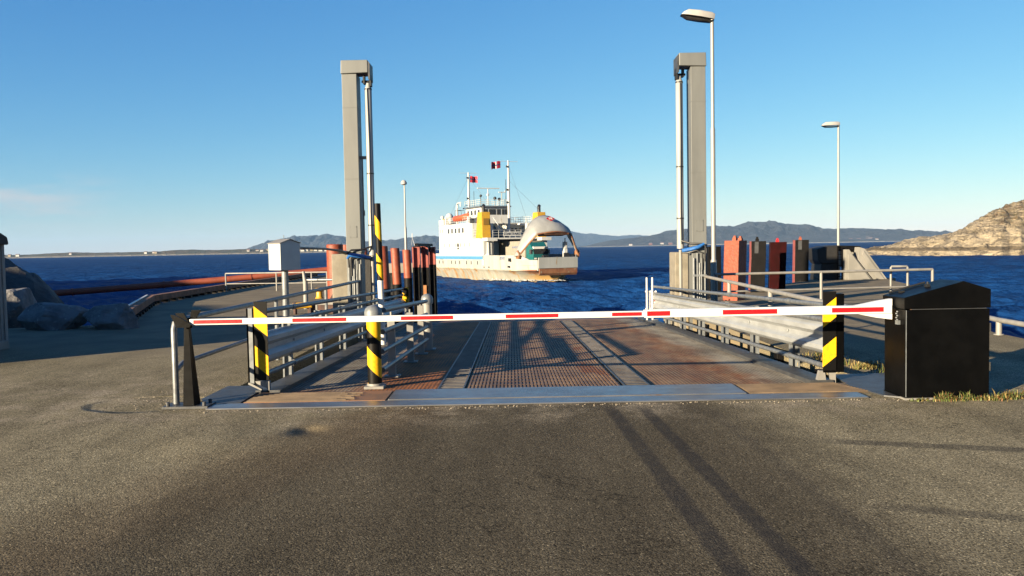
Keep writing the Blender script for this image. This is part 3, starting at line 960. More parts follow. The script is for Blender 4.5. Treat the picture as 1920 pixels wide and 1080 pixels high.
for k in range(5): mb.lathe([(.008, 0), (.012, .008), (.008, .016)], (4.155 - .004 * (k % 2), 8.90 + .012 * (k % 2), .93 - k * .022), 8)
mb.box(4.145, 8.87, .80, 4.175, 8.93, .845)
mb.build('padlock', GALV, cab, smooth=40)
for zz in (.30, .72):
    mb = MB(); mb.tube([(5.088, 8.775, zz), (5.088, 8.775, zz + .09)], .011, 8)
    mb.build('hinge', BLACKP, cab)
mb = MB(); mb.box(4.23, 8.762, .966, 5.04, 8.771, .9725)
mb.build('seam_strip', GREYMETAL, cab, smooth=0)
AY = 9.03
mb = MB(); mb.box(1.50, AY - .045, .912, 4.14, AY + .045, 1.002)
mb.box(1.44, AY - .04, .912, 1.52, AY + .04, .998)
mb.prism([(1.44, AY - .032), (1.44, AY + .032), (-3.53, AY + .03), (-3.53, AY - .03)], 'z', .921, .987)
arm = mb.build('arm', WHITE, t, smooth=0, bevel=.006)
for a, b in ((360, 451), (546, 647), (750, 848), (947, 1046), (1147, 1203)):
    mb = MB(); mb.box((a - 960) / 1550 * 9.0, AY - .0345, .936, (b - 960) / 1550 * 9.0, AY - .028, .976)
    mb.build('red_stripe', RED, arm, smooth=0)
for a, b in ((1211, 1254), (1353, 1455), (1558, 1655)):
    mb = MB(); mb.box((a - 960) / 1550 * 9.0 + .01, AY - .0475, .932, (b - 960) / 1550 * 9.0 + .01, AY - .042, .984)
    mb.build('red_stripe', RED, arm, smooth=0)
mb = MB(); mb.prism([(3.74, .915), (3.98, .865), (4.15, .842), (4.15, 1.072), (4.0, 1.05), (3.74, 1.0)], 'y', AY - .03, AY + .05)
mb.build('arm_bracket', WHITE, arm, smooth=0, bevel=.006)

t = thing('rest_post', 'black tapered steel post with a forked top holding the tip of the barrier arm', 'post', (-3.56, 9.08, 0))
mb = MB()
mb.add([(-3.645, 9.03, .03), (-3.52, 9.03, .03), (-3.50, 9.17, .03), (-3.645, 9.17, .03), (-3.615, 9.06, .90), (-3.56, 9.06, .90), (-3.56, 9.11, .90), (-3.615, 9.11, .90)],
       [(0, 1, 5, 4), (1, 2, 6, 5), (2, 3, 7, 6), (3, 0, 4, 7), (4, 5, 6, 7), (0, 3, 2, 1)])
mb.build('post', BLACK, t, smooth=0, bevel=.004)
mb = MB()
mb.prism([(-3.62, .88), (-3.55, .88), (-3.53, .93), (-3.46, 1.05), (-3.44, 1.08), (-3.54, 1.08), (-3.56, 1.0), (-3.60, .99), (-3.63, 1.05), (-3.72, 1.05), (-3.70, .98)], 'y', 9.10, 9.13)
mb.prism([(-3.66, .9), (-3.52, .9), (-3.50, .93), (-3.6, 1.0), (-3.68, 1.04), (-3.72, 1.04)], 'y', 8.965, 8.99)
mb.build('fork', BLACK, t, smooth=0)
mb = MB(); mb.box(-3.86, 8.98, .004, -3.36, 9.26, .03)
for xx, yy in ((-3.81, 9.03), (-3.81, 9.21), (-3.41, 9.03), (-3.41, 9.21)): mb.lathe([(.02, .03), (.02, .07), (.01, .075)], (xx, yy, 0), 8)
mb.build('base_plate', GREYMETAL, t, smooth=30)

# ================================================================== handrails on the quays beside the ramp slot
t = thing('quay_handrail', 'two tube handrail on the left quay running from the rest post to the lift tower', 'railing', (-3.78, 9.17, 0))
mb = MB()
mb.tube([(-3.78, 9.19, .03), (-3.78, 9.19, .86), (-3.775, 9.22, .93), (-3.77, 9.3, .955), (-3.70, 20.0, .97)], .034, 12)
mb.build('top_rail', GALV_TUBE, t)
mb = MB(); mb.tube([(-3.78, 9.21, .40), (-3.775, 9.4, .46), (-3.70, 20.0, .48)], .028, 12)
mb.build('lower_rail', GALV_TUBE, t)
for y in (13.0, 16.5, 19.9):
    mb = MB(); mb.tube([(-3.72, y, 0), (-3.72, y, .95)], .03, 10)
    mb.build('post', GALV, t)
t = thing('quay_handrail', 'single tube handrail on the right quay sloping from the lift tower to the black cabinet', 'railing', (4.4, 15, 0))
P0, P1 = Vector((4.16, 9.45, .87)), Vector((4.69, 20.3, .93))
mb = MB(); mb.tube([P0, P1], .036, 12)
mb.build('top_rail', GALV_PALE, t)
mb = MB(); mb.tube([P1 + Vector((0, 0, .02)), Vector((4.69, 20.3, 0))], .034, 12)
mb.build('post', GALV_PALE, t)
for u in (.42, .72):
    q = P0.lerp(P1, u)
    mb = MB(); mb.tube([q, q - Vector((0, 0, .26))], .042, 12)
    mb.build('sleeve', GALV_PALE, t)

# ================================================================== lift towers
def tower(left):
    X = (lambda v: v) if left else (lambda v: .74 - v)
    H = 0 if left else .03
    t = thing('lift_tower', ('grey steel ramp lift tower with a T head on the left quay' if left else 'grey steel ramp lift tower with a T head, beside the tall lamp'), 'tower', (X(-3.8), 20.3, 0))
    mb = MB()
    mb.box(X(-3.985), 20.0, -3, X(-3.63), 20.5, 5.93 + H)
    mb.box(X(-4.0), 19.985, 1.66, X(-3.615), 20.515, 1.70)
    for z in (3.42, 5.12): mb.box(X(-3.988), 19.997, z, X(-3.627), 20.503, z + .018)
    mb.build('column', TOWER, t, smooth=0, bevel=.012)
    mb = MB(); mb.box(X(-3.90), 19.990, 2.02, X(-3.72), 20.0, 2.30)
    for bx_ in (-3.885, -3.735):
        for bz in (2.04, 2.28): mb.tube([(X(bx_), 19.990, bz), (X(bx_), 19.982, bz)], .010, 6)
    mb.build('inspection_cover', TOWER, t, smooth=0)
    mb = MB()
    mb.prism([(X(-4.0), 5.93 + H), (X(-3.99), 6.25 + H), (X(-3.35), 6.25 + H), (X(-3.35), 5.95 + H)], 'y', 19.96, 20.45)
    mb.build('head', TOWER, t, smooth=0, bevel=.015)
    mb = MB(); mb.prism([(X(-3.346), 5.80 + H), (X(-3.346), 6.22 + H), (X(-3.305), 6.18 + H), (X(-3.305), 5.78 + H)], 'y', 19.975, 20.435)
    mb.build('end_plate', GREYMETAL, t, smooth=0)
    mb = MB()
    mb.box(X(-3.50), 20.12, 5.72 + H, X(-3.46), 20.3, 5.92 + H); mb.box(X(-3.34), 20.1, 5.66 + H, X(-3.30), 20.3, 5.92 + H)
    mb.tube([(X(-3.54), 20.2, 5.78 + H), (X(-3.28), 20.2, 5.78 + H)], .03, 8)
    mb.build('clevis', BLACKP, t, smooth=30)
    cx = X(-3.39)
    mb = MB(); mb.lathe([(.085, 1.58), (.085, 5.62), (.06, 5.66), (.05, 5.74)], (cx, 20.2, H), 20)
    cyl = mb.build('hydraulic_cylinder', TOWER_WHITE, t)
    mb = MB()
    mb.tube([(cx - .01 if left else cx + .01, 20.1, 5.6), (cx + .012, 20.105, 4.2), (cx, 20.105, 2.6), (cx + .01, 20.1, 1.72)], .009, 6)
    for z in (5.58, 3.55, 2.3): mb.lathe([(.092, z), (.092, z + .03)], (cx, 20.2, H), 16)
    mb.build('hydraulic_pipe', CABLE, cyl)
    mb = MB(); mb.lathe([(.042, -1.2), (.042, 1.58)], (cx, 20.2, 0), 14)
    mb.build('piston_rod', GALV_PALE, t)
    if left:
        mb = MB(); mb.box(X(-3.63), 20.16, 3.92, X(-3.38), 20.26, 3.99); mb.tube([(X(-3.575), 20.2, 1.7), (X(-3.575), 20.2, 3.92)], .016, 8); mb.lathe([(.028, 2.55), (.028, 2.68)], (X(-3.57), 20.2, 0), 8)
        mb.build('guide_bracket', GALV_PALE, t, smooth=30)
    mb = MB()
    for k, xx in enumerate((-3.93, -3.84, -3.80, -3.74, -3.66)):
        mb.tube([(X(xx), 19.96 - .01 * (k % 2), -.3), (X(xx), 19.96 - .01 * (k % 2), 1.5 - .12 * (k % 3))], (.016, .012, .02, .014, .022)[k], 8)
    mb.box(X(-3.96), 19.94, .93, X(-3.64), 19.952, .98)
    mb.build('conduit', GALV, t, smooth=30)
    mb = MB()
    mb.tube([(X(-3.92), 19.93, 1.3), (X(-3.93), 19.9, 1.66), (X(-3.85), 19.9, 1.72), (X(-3.6), 19.98, 1.73), (cx, 20.1, 1.80)], .022, 8)
    mb.tube([(X(-3.86), 19.94, 1.1), (X(-3.86), 19.9, 1.5), (X(-3.7), 19.9, 1.56), (X(-3.5), 20.0, 1.5), (cx, 20.1, 1.52)], .02, 8)
    mb.build('dark_hose', CABLE, t)
    mb = MB()
    if left:
        mb.tube([(X(-3.95), 19.92, 1.52), (X(-3.88), 19.88, 1.60), (X(-3.72), 19.88, 1.585), (X(-3.58), 19.93, 1.56), (X(-3.42), 20.05, 1.52)], [.03, .05, .055, .05, .03], 10)
    else:
        mb.tube([(X(-3.90), 19.9, 1.72), (X(-3.75), 19.88, 1.64), (X(-3.6), 19.92, 1.60), (X(-3.42), 20.08, 1.56)], [.03, .045, .048, .045], 10)
    mb.build('blue_hose', BLUEHOSE, t)
tower(True)
tower(False)
mb = MB(); mb.box(-4.52, 20.75, 0, -4.02, 21.5, 1.63)
tag(mb.build('concrete_pillar', CONC, smooth=0, bevel=.03, loc=(-4.25, 21.1, 0)), 'rough brown concrete pillar standing on the left quay behind the left lift tower', 'pillar')
mb = MB(); mb.box(4.10, 20.75, -4, 4.50, 21.5, 1.52)
tag(mb.build('concrete_pillar', CONC, smooth=0, bevel=.03, loc=(4.3, 21.1, 0)), 'tall brown concrete pillar behind the hydraulic cylinder of the right lift tower', 'pillar')
mb = MB(); mb.box(-3.80, 21.0, 0, -3.57, 21.6, 1.60)  # upright plate coloured black to stand for the shade on it
tag(mb.build('shaded_plate', RUBBER, smooth=0, bevel=.02, loc=(-3.4, 21.3, 0)), 'upright plate, its shade put in as black colour, behind the cylinder of the left lift tower', 'fender')

# ================================================================== white control cabinet on a post
t = thing('control_cabinet', 'small white gabled control box on a tube post on the left quay', 'control box', (-3.84, 14.0, 0))
mb = MB(); mb.tube([(-3.84, 14.0, 0), (-3.84, 14.0, 1.41)], .056, 18); mb.box(-3.96, 13.88, 0, -3.72, 14.12, .02)
mb.build('post', GALV, t)
M45 = Matrix.Rotation(R(-43), 3, 'Z')
def c45(v): 
    q = M45 @ Vector(v)
    return (q.x - 3.84, q.y + 14.0, q.z)
def add45(mb, poly, a, b):     # gable profile across local y, running along local x
    base = MB(); base.prism(poly, 'x', a, b)
    mb.add([c45(p) for p in base.v], base.f)
mb = MB(); add45(mb, [(-.19, 1.40), (.19, 1.40), (.19, 1.845), (0, 1.905), (-.19, 1.845)], -.185, .185)
mb.build('box', BOXWHITE, t, smooth=0, bevel=.004)
mb = MB(); add45(mb, [(-.205, 1.845), (-.205, 1.853), (0, 1.922), (.205, 1.853), (.205, 1.845), (0, 1.912)], -.20, .20)
mb.build('roof', GALV_PALE, t, smooth=0)
mb = MB(); mb.tube([(-3.84, 14, 1.93), (-3.84, 14, 1.99)], .006, 6)
mb.build('aerial', GALV, t)
mb = MB(); mb.tube([(-3.64, 14.12, 1.77), (-3.9, 17.5, 1.75), (-4.1, 20.1, 1.70)], [.024, .024, .03], 10); mb.tube([(-4.05, 19.4, 1.705), (-4.17, 20.75, 1.66)], [.035, .05], 10)
mb.build('conduit', CABLE, t)

# ================================================================== lamps
def lamp(name_label, x, y, H, hl, sleeve, r0, dx=0.0, tilt=8):
    t = thing('street_lamp', name_label, 'street lamp', (x, y, 0))
    mb = MB()
    if sleeve:
        mb.lathe([(r0 * 1.35, 0), (r0 * 1.35, 1.25), (r0, 1.3), (r0, H * .62), (r0 * .78, H * .63), (r0 * .78, H)], (x, y, 0), 16)
    else:
        mb.lathe([(r0, 0), (r0, H * .45), (r0 * .75, H * .46), (r0 * .7, H)], (x, y, 0), 14)
    mb.build('pole', POLE, t)
    M8 = Matrix.Rotation(R(tilt), 3, 'Y') @ Matrix.Identity(3)
    def P(u, yy, zz):
        q = M8 @ Vector((-u, yy, zz))
        return (x + q.x + .05, y + q.y, H + q.z)
    sec = [(0, .07, .17, -.03), (.10, .12, .20, -.05), (.45, .16, .205, -.06), (.80, .155, .185, -.05), (.93, .13, .10, -.03), (1.0, .10, .0, -.02)]
    rows = []
    for u, wd, ht, bt in sec:
        rows.append([P(u * hl, wd * hl * 1.05 * math.copysign(abs(math.cos(a)) ** .5, math.cos(a)), ht * hl * abs(math.sin(a)) ** .5) for a in [math.pi * k / 14 for k in range(15)]])
    mb = MB(); mb.grid(rows)
    mb.add(rows[0], [tuple(range(15))]); mb.add(rows[-1], [tuple(range(15))])
    mb.build('housing', LAMPSHELL, t, smooth=50)
    mb = MB()
    lo = []
    for u, wd, ht, bt in sec:
        lo.append([P(u * hl, s_ * wd * hl * (.98 if abs(s_) == 1 else 1), bt * hl - (.055 * hl if abs(s_) < 1 and 0 < u < .9 else 0) + .0) for s_ in (-1, -.6, 0, .6, 1)])
    mb.grid(lo)
    mb.build('lens', LAMPUNDER, t, smooth=50)
    return t
lamp('tall grey street lamp standing right beside the right lift tower', 5.5, 22.5, 7.72, .90, True, .062, tilt=9)
lamp('slender street lamp beside the black fender block at the end of the right quay', 15.02, 38.0, 7.02, .82, True, .06, tilt=-1)

for k, y in enumerate((11.3, 13.1, 14.6, 16.4, 18.2)):
    mb = MB(); mb.box(4.20, y, -1.6, 4.30, y + .16, -.06)
    tag(mb.build('wall_timber', TAR, smooth=0, bevel=.01, loc=(4.25, y, -1.6)), 'dark upright timber fixed to the quay wall beside the ramp', 'timber', 'timbers on the slot wall')
# ================================================================== lamp and concrete dolphin beyond the left piles
t = thing('mooring_dolphin', 'small concrete platform on piles in the water behind the red piles', 'platform', (-5.8, 45.5, .5))
mb = MB(); mb.box(-6.8, 44.9, .45, -4.8, 46.6, .98)
mb.build('cap', CONC_GREY, t, smooth=0, bevel=.03)
for xx, yy in ((-6.5, 45.3), (-5.1, 45.3), (-5.8, 46.2)):
    mb = MB(); mb.lathe([(.2, -6), (.2, .45)], (xx, yy, 0), 12)
    mb.build('pile', TAR, t)
t = thing('street_lamp', 'thin distant lamp with a small round head rising behind the red piles', 'street lamp', (-5.75, 45.2, .98))
mb = MB(); mb.lathe([(.075, .98), (.07, 2.9), (.045, 2.95), (.04, 5.3)], (-5.75, 45.2, 0), 12)
mb.build('pole', POLE, t)
mb = MB(); mb.lathe([(.04, 5.22), (.16, 5.27), (.17, 5.36), (.10, 5.47), (.02, 5.5)], (-5.78, 45.2, 0), 16)
mb.build('head', LAMPSHELL, t)
mb = MB()
mb.tube([(-5.55, 45.4, .98), (-5.42, 45.4, 2.35), (-4.98, 45.4, .98)], .03, 8)
mb.tube([(-5.5, 45.4, 1.7), (-5.22, 45.4, 1.7)], .02, 6)
mb.tube([(-5.42, 45.4, 2.35), (-5.42, 45.4, 2.6)], .02, 6)
tag(mb.build('step_ladder', WHITE, smooth=40, loc=(-5.3, 45.4, .98)), 'white A shaped ladder frame beside the thin distant lamp', 'ladder')

# ================================================================== piles in the water
def tube_pile(x, y, r, top, paint, label, lean=0.0, bottom=-7):
    t = thing('steel_pile', label, 'pile', (x, y, bottom), 'red steel piles by the ferry berth')
    mb = MB()
    mb.tube([(x + lean, y, paint), (x, y, top - .03), (x, y, top)], [r, r, r * .9], 24)
    mb.build('painted_top', REDPILE, t)
    mb = MB(); mb.tube([(x + lean * 2.5, y, bottom), (x + lean, y, paint)], r * 1.002, 24)
    mb.build('tarred_foot', TAR, t)
tube_pile(-5.80, 27.2, .27, 1.93, -.02, 'fattest red tube pile, half behind the brown concrete pillar')
tube_pile(-5.98, 30.0, .17, 1.93, .2, 'narrow red pile between the fattest pile and the left lift tower')
tube_pile(-4.62, 26.0, .10, 1.75, .35, 'thin red pile squeezed between the striped pole and the lift tower')
tube_pile(-4.22, 27.0, .19, 1.84, .45, 'red tube pile directly right of the striped pole', .05)
tube_pile(-4.36, 31.0, .165, 1.78, .42, 'middle red tube pile, just left of the pile in front of the distant lamp', .06)
tube_pile(-4.18, 33.0, .165, 1.71, .58, 'red tube pile standing in front of the thin distant lamp', .04)
def h_pile(x, y, wd, top, paint, label, lean=.03):
    t = thing('steel_pile', label, 'pile', (x, y, -7), 'red steel piles by the ferry berth')
    def sec(mb, z0, z1, e, x0, x1):
        for a, b, c, d in ((-wd, -wd, -wd + .05, wd), (wd - .05, -wd, wd, wd), (-wd + .05, -.02, wd - .05, .02)):
            vs = [(x + xo + px, y + py, z) for z, xo in ((z0, x0), (z1, x1)) for px, py in ((a, b), (c, b), (c, d), (a, d))]
            mb.add(vs, [(0, 1, 5, 4), (1, 2, 6, 5), (2, 3, 7, 6), (3, 0, 4, 7), (4, 5, 6, 7), (3, 2, 1, 0)])
    mb = MB(); sec(mb, paint, top, 0, lean * .4, 0)
    mb.build('painted_top', PINK, t, smooth=0)
    mb = MB(); sec(mb, -7, paint, 0, lean * 3, lean * .4)
    mb.build('tarred_foot', TAR, t, smooth=0)
    return t
h_pile(-3.45, 30.0, .14, 1.80, 1.06, 'left one of the three grouped H section piles with red tops')
h_pile(-3.30, 31.5, .14, 1.82, 1.02, 'middle one of the three grouped H section piles with red tops')
h_pile(-3.17, 33.0, .14, 1.80, 1.10, 'right one of the three grouped H section piles with red tops')
mb = MB()
mb.prism([(-3.50, 30.0), (-3.40, 30.0), (-3.13, 33.0), (-3.23, 33.0)], 'z', 1.83, 1.93)
mb.prism([(-3.62, 30.8), (-3.22, 32.9), (-3.30, 33.0), (-3.68, 30.9)], 'z', 1.62, 1.83)
tag(mb.build('pile_cap', TAR, smooth=0, loc=(-3.3, 31.5, 1.8)), 'dark steel beam tying the tops of the three H section piles', 'beam')
mb = MB(); mb.box(-3.36, 31.30, -4, -3.24, 31.36, .35)
tag(mb.build('fender_strip', mk('orange_rust', (.42, .19, .06), (.3, .12, .04), 4, .8, 0, .3, 30), smooth=0, loc=(-3.3, 31.3, -4)), 'orange rusty strip on the middle H section pile', 'fender')

def box_pile(x, y, wd, top, rot, mats, label, lean=(0, 0), lugs=1, lugmat=None, patch=False):
    t = thing('fender_pile', label, 'pile', (x, y, -7), 'square fender piles beside the right quay')
    M = Matrix.Rotation(rot, 3, 'Z')
    def P(a, b, z, k): 
        q = M @ Vector((a, b, 0))
        return (x + q.x + lean[0] * (z + 1) * k, y + q.y + lean[1] * (z + 1), z)
    mb = MB()
    zs = [-7, -2.2, -.6, .5, 1.2, top]
    rng2 = random.Random(int(x * 100))
    ring = []
    for z in zs:
        j = rng2.uniform(-.008, .008)
        ring += [P(-wd + j, -wd, z, 1), P(wd + j, -wd, z, 1), P(wd + j, wd, z, 1), P(-wd + j, wd, z, 1)]
    for i in range(len(zs) - 1):
        for s_ in range(4):
            pass
    fs, ms = [], []
    for i in range(len(zs) - 1):
        for s_ in range(4):
            fs.append((i * 4 + s_, i * 4 + (s_ + 1) % 4, i * 4 + 4 + (s_ + 1) % 4, i * 4 + 4 + s_))
            ms.append((0, 1, 1, 2)[s_])            # front, right, back, left
    o = len(mb.v); mb.v += ring; mb.f += [tuple(o + q for q in f) for f in fs]; mb.m += ms
    nlast = (len(zs) - 1) * 4
    mb.add([ring[nlast + k] for k in range(4)], [(0, 1, 2, 3)], 1)
    mb.build('shaft', mats, t, smooth=0, bevel=.012)
    for k in range(lugs):
        mb = MB()
        a = -wd * .1 + k * wd * .75
        b = MB(); b.box(a - .06, -.05, top, a + .06, .05, top + .09 - .02 * k); b.box(a - .035, -.03, top + .09 - .02 * k, a + .035, .03, top + .15 - .02 * k)
        mb.add([P(v[0], v[1], v[2], 1) for v in b.v], b.f)
        mb.build('lifting_lug', lugmat or mats[0], t, smooth=0)
    if patch:
        mb = MB()
        b = MB(); b.box(-wd * .55, -wd - .006, top - .42, -wd * .02, -wd - .002, top - .02)
        mb.add([P(v[0], v[1], v[2], 1) for v in b.v], b.f)
        mb.build('worn_patch', GREYMETAL, t, smooth=0)
REDSUN = mk('orange_red_flaking_paint', (.27, .052, .018), (.20, .038, .013), 9, .65, 0, .8, 14, .03, spots=(8, .62), spot_col=(.17, .035, .016))
box_pile(7.07, 29.0, .22, 1.62, R(4), [TAR, TAR, TAR], 'black square fender pile half hidden behind the right lift tower', lugs=0)
box_pile(6.68, 25.0, .245, 1.80, R(-44), [REDSUN, REDSUN, REDSUN], 'orange red square fender pile with flaking paint, nearest to the right lift tower', (.035, 0), lugs=2)
box_pile(8.56, 29.0, .25, 1.78, R(-9), [TAR, TAR, PINK], 'tallest black square fender pile, directly right of the orange red one', (.03, 0), 1, TAR, True)
box_pile(9.90, 31.0, .29, 1.74, R(-13), [REDDARK, REDDARK, REDDARK], 'dark red square fender pile between the two black ones', (.035, 0), 1, RED)
box_pile(12.73, 36.5, .29, 1.82, R(-9), [TAR, TAR, PINK], 'black square fender pile with a pink edge, nearest to the fender block', (.015, 0), 1, REDPILE, True)

# ================================================================== fender block with concrete buttresses, end of the right quay
t = thing('fender_block', 'black rubber fender block braced by two sloping grey concrete buttresses', 'fender', (14.8, 37.5, 0))
mb = MB()
mb.prism([(13.85, .9), (13.80, 1.42), (14.2, 1.52), (14.75, 1.56), (14.75, .75), (14.0, .7)], 'y', 37.3, 38.6)
mb.prism([(13.98, -2.5), (13.92, .1), (14.0, .72), (14.75, .77), (14.75, -2.5)], 'y', 37.35, 38.6)
mb.build('rubber_fender', RUBBER, t, smooth=0, bevel=.05)
mb = MB(); mb.prism([(14.78, 1.30), (14.78, 1.55), (15.96, 1.50), (15.96, 1.28)], 'y', 37.8, 38.3)
mb.build('top_beam', TAR, t, smooth=0, bevel=.02)
mb = MB(); mb.prism([(14.92, 0), (14.92, 1.36), (15.08, 1.36), (16.10, 0)], 'y', 36.9, 37.35)
mb.prism([(15.0, 0.0), (15.0, 1.15), (15.18, 1.15), (16.02, 0.0)], 'y', 36.84, 36.9)
mb.build('buttress', CONC_GREY, t, smooth=0, bevel=.015)
mb = MB(); mb.prism([(15.50, .88), (15.56, 1.46), (15.82, 1.38), (16.82, 0), (16.20, 0)], 'y', 37.0, 37.5)
mb.prism([(15.66, 1.12), (15.74, 1.30), (16.68, 0), (16.34, 0.0)], 'y', 36.94, 37.0)
mb.build('buttress', CONC_GREY, t, smooth=0, bevel=.015)
mb = MB(); mb.box(14.76, 37.6, -.5, 14.90, 38.2, 1.28); mb.box(14.9, 38.03, .55, 15.95, 38.13, 1.29)
mb.build('backing_wall', CONC_GREY, t, smooth=0)
mb = MB()
for xx in (14.66, 14.86): mb.box(xx - .02, 37.15, 0, xx + .02, 37.2, 1.5)
for k in range(6): mb.tube([(14.66, 37.17, .15 + k * .25), (14.86, 37.17, .15 + k * .25)], .018, 6)
mb.build('ladder', TAR, t, smooth=0)

# ================================================================== railings further out on the right quay
t = thing('edge_railing', 'two tube railing crossing the right quay in front of the fender piles', 'railing', (8, 21.2, 0))
for h, r in ((.94, .034), (.50, .024)):
    mb = MB(); mb.tube([(5.1, 20.8, h), (11.05, 21.7, h)], r, 12)
    mb.build('rail', GALV_PALE, t)
for xx in (5.15, 7.95, 11.05):
    mb = MB(); mb.tube([(xx, 20.8 + (xx - 5.1) * .151, 0), (xx, 20.8 + (xx - 5.1) * .151, .94)], .036, 12)
    mb.build('post', GALV_PALE, t)
mb = MB(); mb.tube([(9.98, 21.75, 0), (9.98, 21.75, 1.0), (10.0, 21.75, 1.03), (10.40, 21.75, 1.03), (10.42, 21.75, 1.0), (10.42, 21.75, 0)], .03, 10)
tag(mb.build('ladder_hoop', GALV_PALE, smooth=40, loc=(10.2, 21.75, 0)), 'pale U shaped ladder handhold at the edge of the right quay', 'handrail')
t = thing('kerb_rail', 'low white tube rail along the curved edge of the right quay behind the cabinet', 'railing', (8.7, 14.5, 0))
pth = [(9.35, 11.4), (8.75, 12.6), (8.52, 13.4), (8.62, 14.6), (8.9, 16), (9.5, 18), (10.3, 20)]
mb = MB(); mb.tube([(a - .02, b, .27) for a, b in pth], .045, 12)
mb.build('rail', GALV_PALE, t)
for a, b in ((8.72, 12.7), (8.62, 14.6), (9.2, 17)):
    mb = MB(); mb.tube([(a, b, 0), (a, b, .27)], .05, 12); mb.lathe([(.085, .004), (.085, .02)], (a, b, 0), 12)
    mb.build('post', GALV_PALE, t)

# ================================================================== left quay edge and what stands on it
t = thing('kerb_beam', 'rusty brown timber kerb on blocks along the outer edge of the left quay', 'kerb', (-12.5, 30, 0))
kp = [(-9.12, 19.2), (-9.80, 20.9), (-11.1, 24.6), (-12.42, 28.4), (-12.98, 37.2), (-13.3, 46), (-13.7, 58)]
mb = MB()
mb.sweep([(-.12, .09), (.12, .09), (.12, .30), (-.12, .30)], [(a, b, 0) for a, b in kp])
mb.build('beam', WOODRUST, t, smooth=0, bevel=.015)
mb = MB()
for (a, b), (c, d) in zip(kp, kp[1:]):
    L = math.hypot(c - a, d - b)
    k = 0.3
    while k < L:
        xx, yy = a + (c - a) * k / L, b + (d - b) * k / L
        mb.box(xx - .2, yy - .1, 0, xx + .2, yy + .1, .09, rot=math.atan2(d - b, c - a) + math.pi / 2)
        k += .85
bl = mb.build('spacer_block', TAR, t, smooth=0)
bl['kind'] = 'stuff'
mb = MB(); mb.sweep([(-.03, .30), (.03, .30), (.03, .325), (-.03, .325)], [(a - .13, b, .0) for a, b in kp[:4]])
mb.build('white_strip', WHITE, t, smooth=0)

t = thing('edge_railing', 'thin two tube railing across the left quay in front of the red pipe', 'railing', (-11, 36.5, 0))
for h, r in ((.80, .032), (.34, .022)):
    mb = MB(); mb.tube([(-12.7, 36.7, h), (-8.0, 36.0, h)], r, 10)
    mb.build('rail', GALV_PALE, t)
for xx in (-12.7, -10.35, -8.75, -8.05):
    yy = 36.7 - (xx + 12.7) * .149
    mb = MB(); mb.tube([(xx, yy, 0), (xx, yy, .8)], .036, 10)
    mb.build('post', GALV_PALE, t)

t = thing('swing_bar', 'grey post with a horizontal swing bar beside the white control box', 'barrier', (-6.15, 24.6, 0))
mb = MB(); mb.tube([(-6.15, 24.6, 0), (-6.15, 24.6, .8), (-6.2, 24.6, 1.12)], [.075, .07, .04], 12)
mb.build('post', GALV_PALE, t)
mb = MB(); mb.tube([(-6.1, 24.6, .86), (-5.1, 24.4, .86)], .035, 10); mb.tube([(-6.05, 24.58, .86), (-5.75, 24.52, .86)], .045, 10)
mb.build('bar', GALV_TUBE, t)
t = thing('mooring_gear', 'yellow roller on a dark rusty bracket behind the left railing', 'mooring gear', (-5.5, 22.6, 0))
mb = MB(); mb.tube([(-5.98, 22.5, .23), (-5.46, 22.5, .25)], .085, 14)
mb.build('roller', YELLOW, t)
mb = MB(); mb.box(-5.6, 22.55, 0, -4.75, 23.3, .30); mb.box(-5.96, 22.44, 0, -5.90, 22.62, .32); mb.box(-5.54, 22.44, 0, -5.48, 22.62, .32); mb.prism([(-5.1, .3), (-4.4, .3), (-4.6, .5), (-4.95, .55)], 'y', 22.8, 23.2)
mb.build('bracket', mk('rusty_gear', (.10, .045, .03), (.05, .03, .025), 5, .8, 0, .4, 20), t, smooth=0, bevel=.01)
mb = MB(); mb.box(-5.25, 22.0, .28, -4.55, 22.06, .34); mb.box(-5.25, 22.0, 0, -5.2, 22.06, .28); mb.box(-4.6, 22.0, 0, -4.55, 22.06, .28)
mb.build('guard_bar', GALV_PALE, t, smooth=0)
mb = MB(); mb.lathe([(.16, 0), (.12, .06), (.11, .24), (.17, .28), (.17, .35), (.12, .38), (.01, .385)], (-7.0, 30.0, 0), 18)
tag(mb.build('mooring_bollard', YELLOW, loc=(-7.0, 30.0, 0)), 'small yellow mooring bollard on the left quay near the fattest red pile', 'bollard')

# red pipe boom from the rocks to the piles
t = thing('pipe_boom', 'long straight red steel pipe reaching from the left rocks to the red piles', 'pipe', (-22, 60, -.3))
A_, B_ = Vector((-34.5, 56.6, -1.0)), Vector((-11.5, 62.8, .50))
mb = MB()
pts = [A_.lerp(B_, k / 12) - Vector((0, 0, .10 * math.sin(math.pi * k / 12))) for k in range(13)]
mb.tube(pts, .225, 18)
mb.build('pipe', mk('rust_red_pipe', (.27, .054, .02), (.20, .04, .015), .9, .65, 0, .4, 8, .03, spots=(1.6, .66), spot_col=(.13, .04, .02)), t)
for k in (2, 5, 8, 11):
    q = Vector(pts[k]); d_ = (Vector(pts[k + 1]) - q).normalized()
    mb = MB(); mb.tube([q - d_ * .05, q + d_ * .05], .265, 16)
    mb.build('flange', bpy.data.materials['rust_red_pipe'], t)
mb = MB(); mb.tube([B_ - Vector((.4, 0, .1)), B_ - Vector((.4, 0, 7))], .22, 12)
mb.build('support_pile', TAR, t)

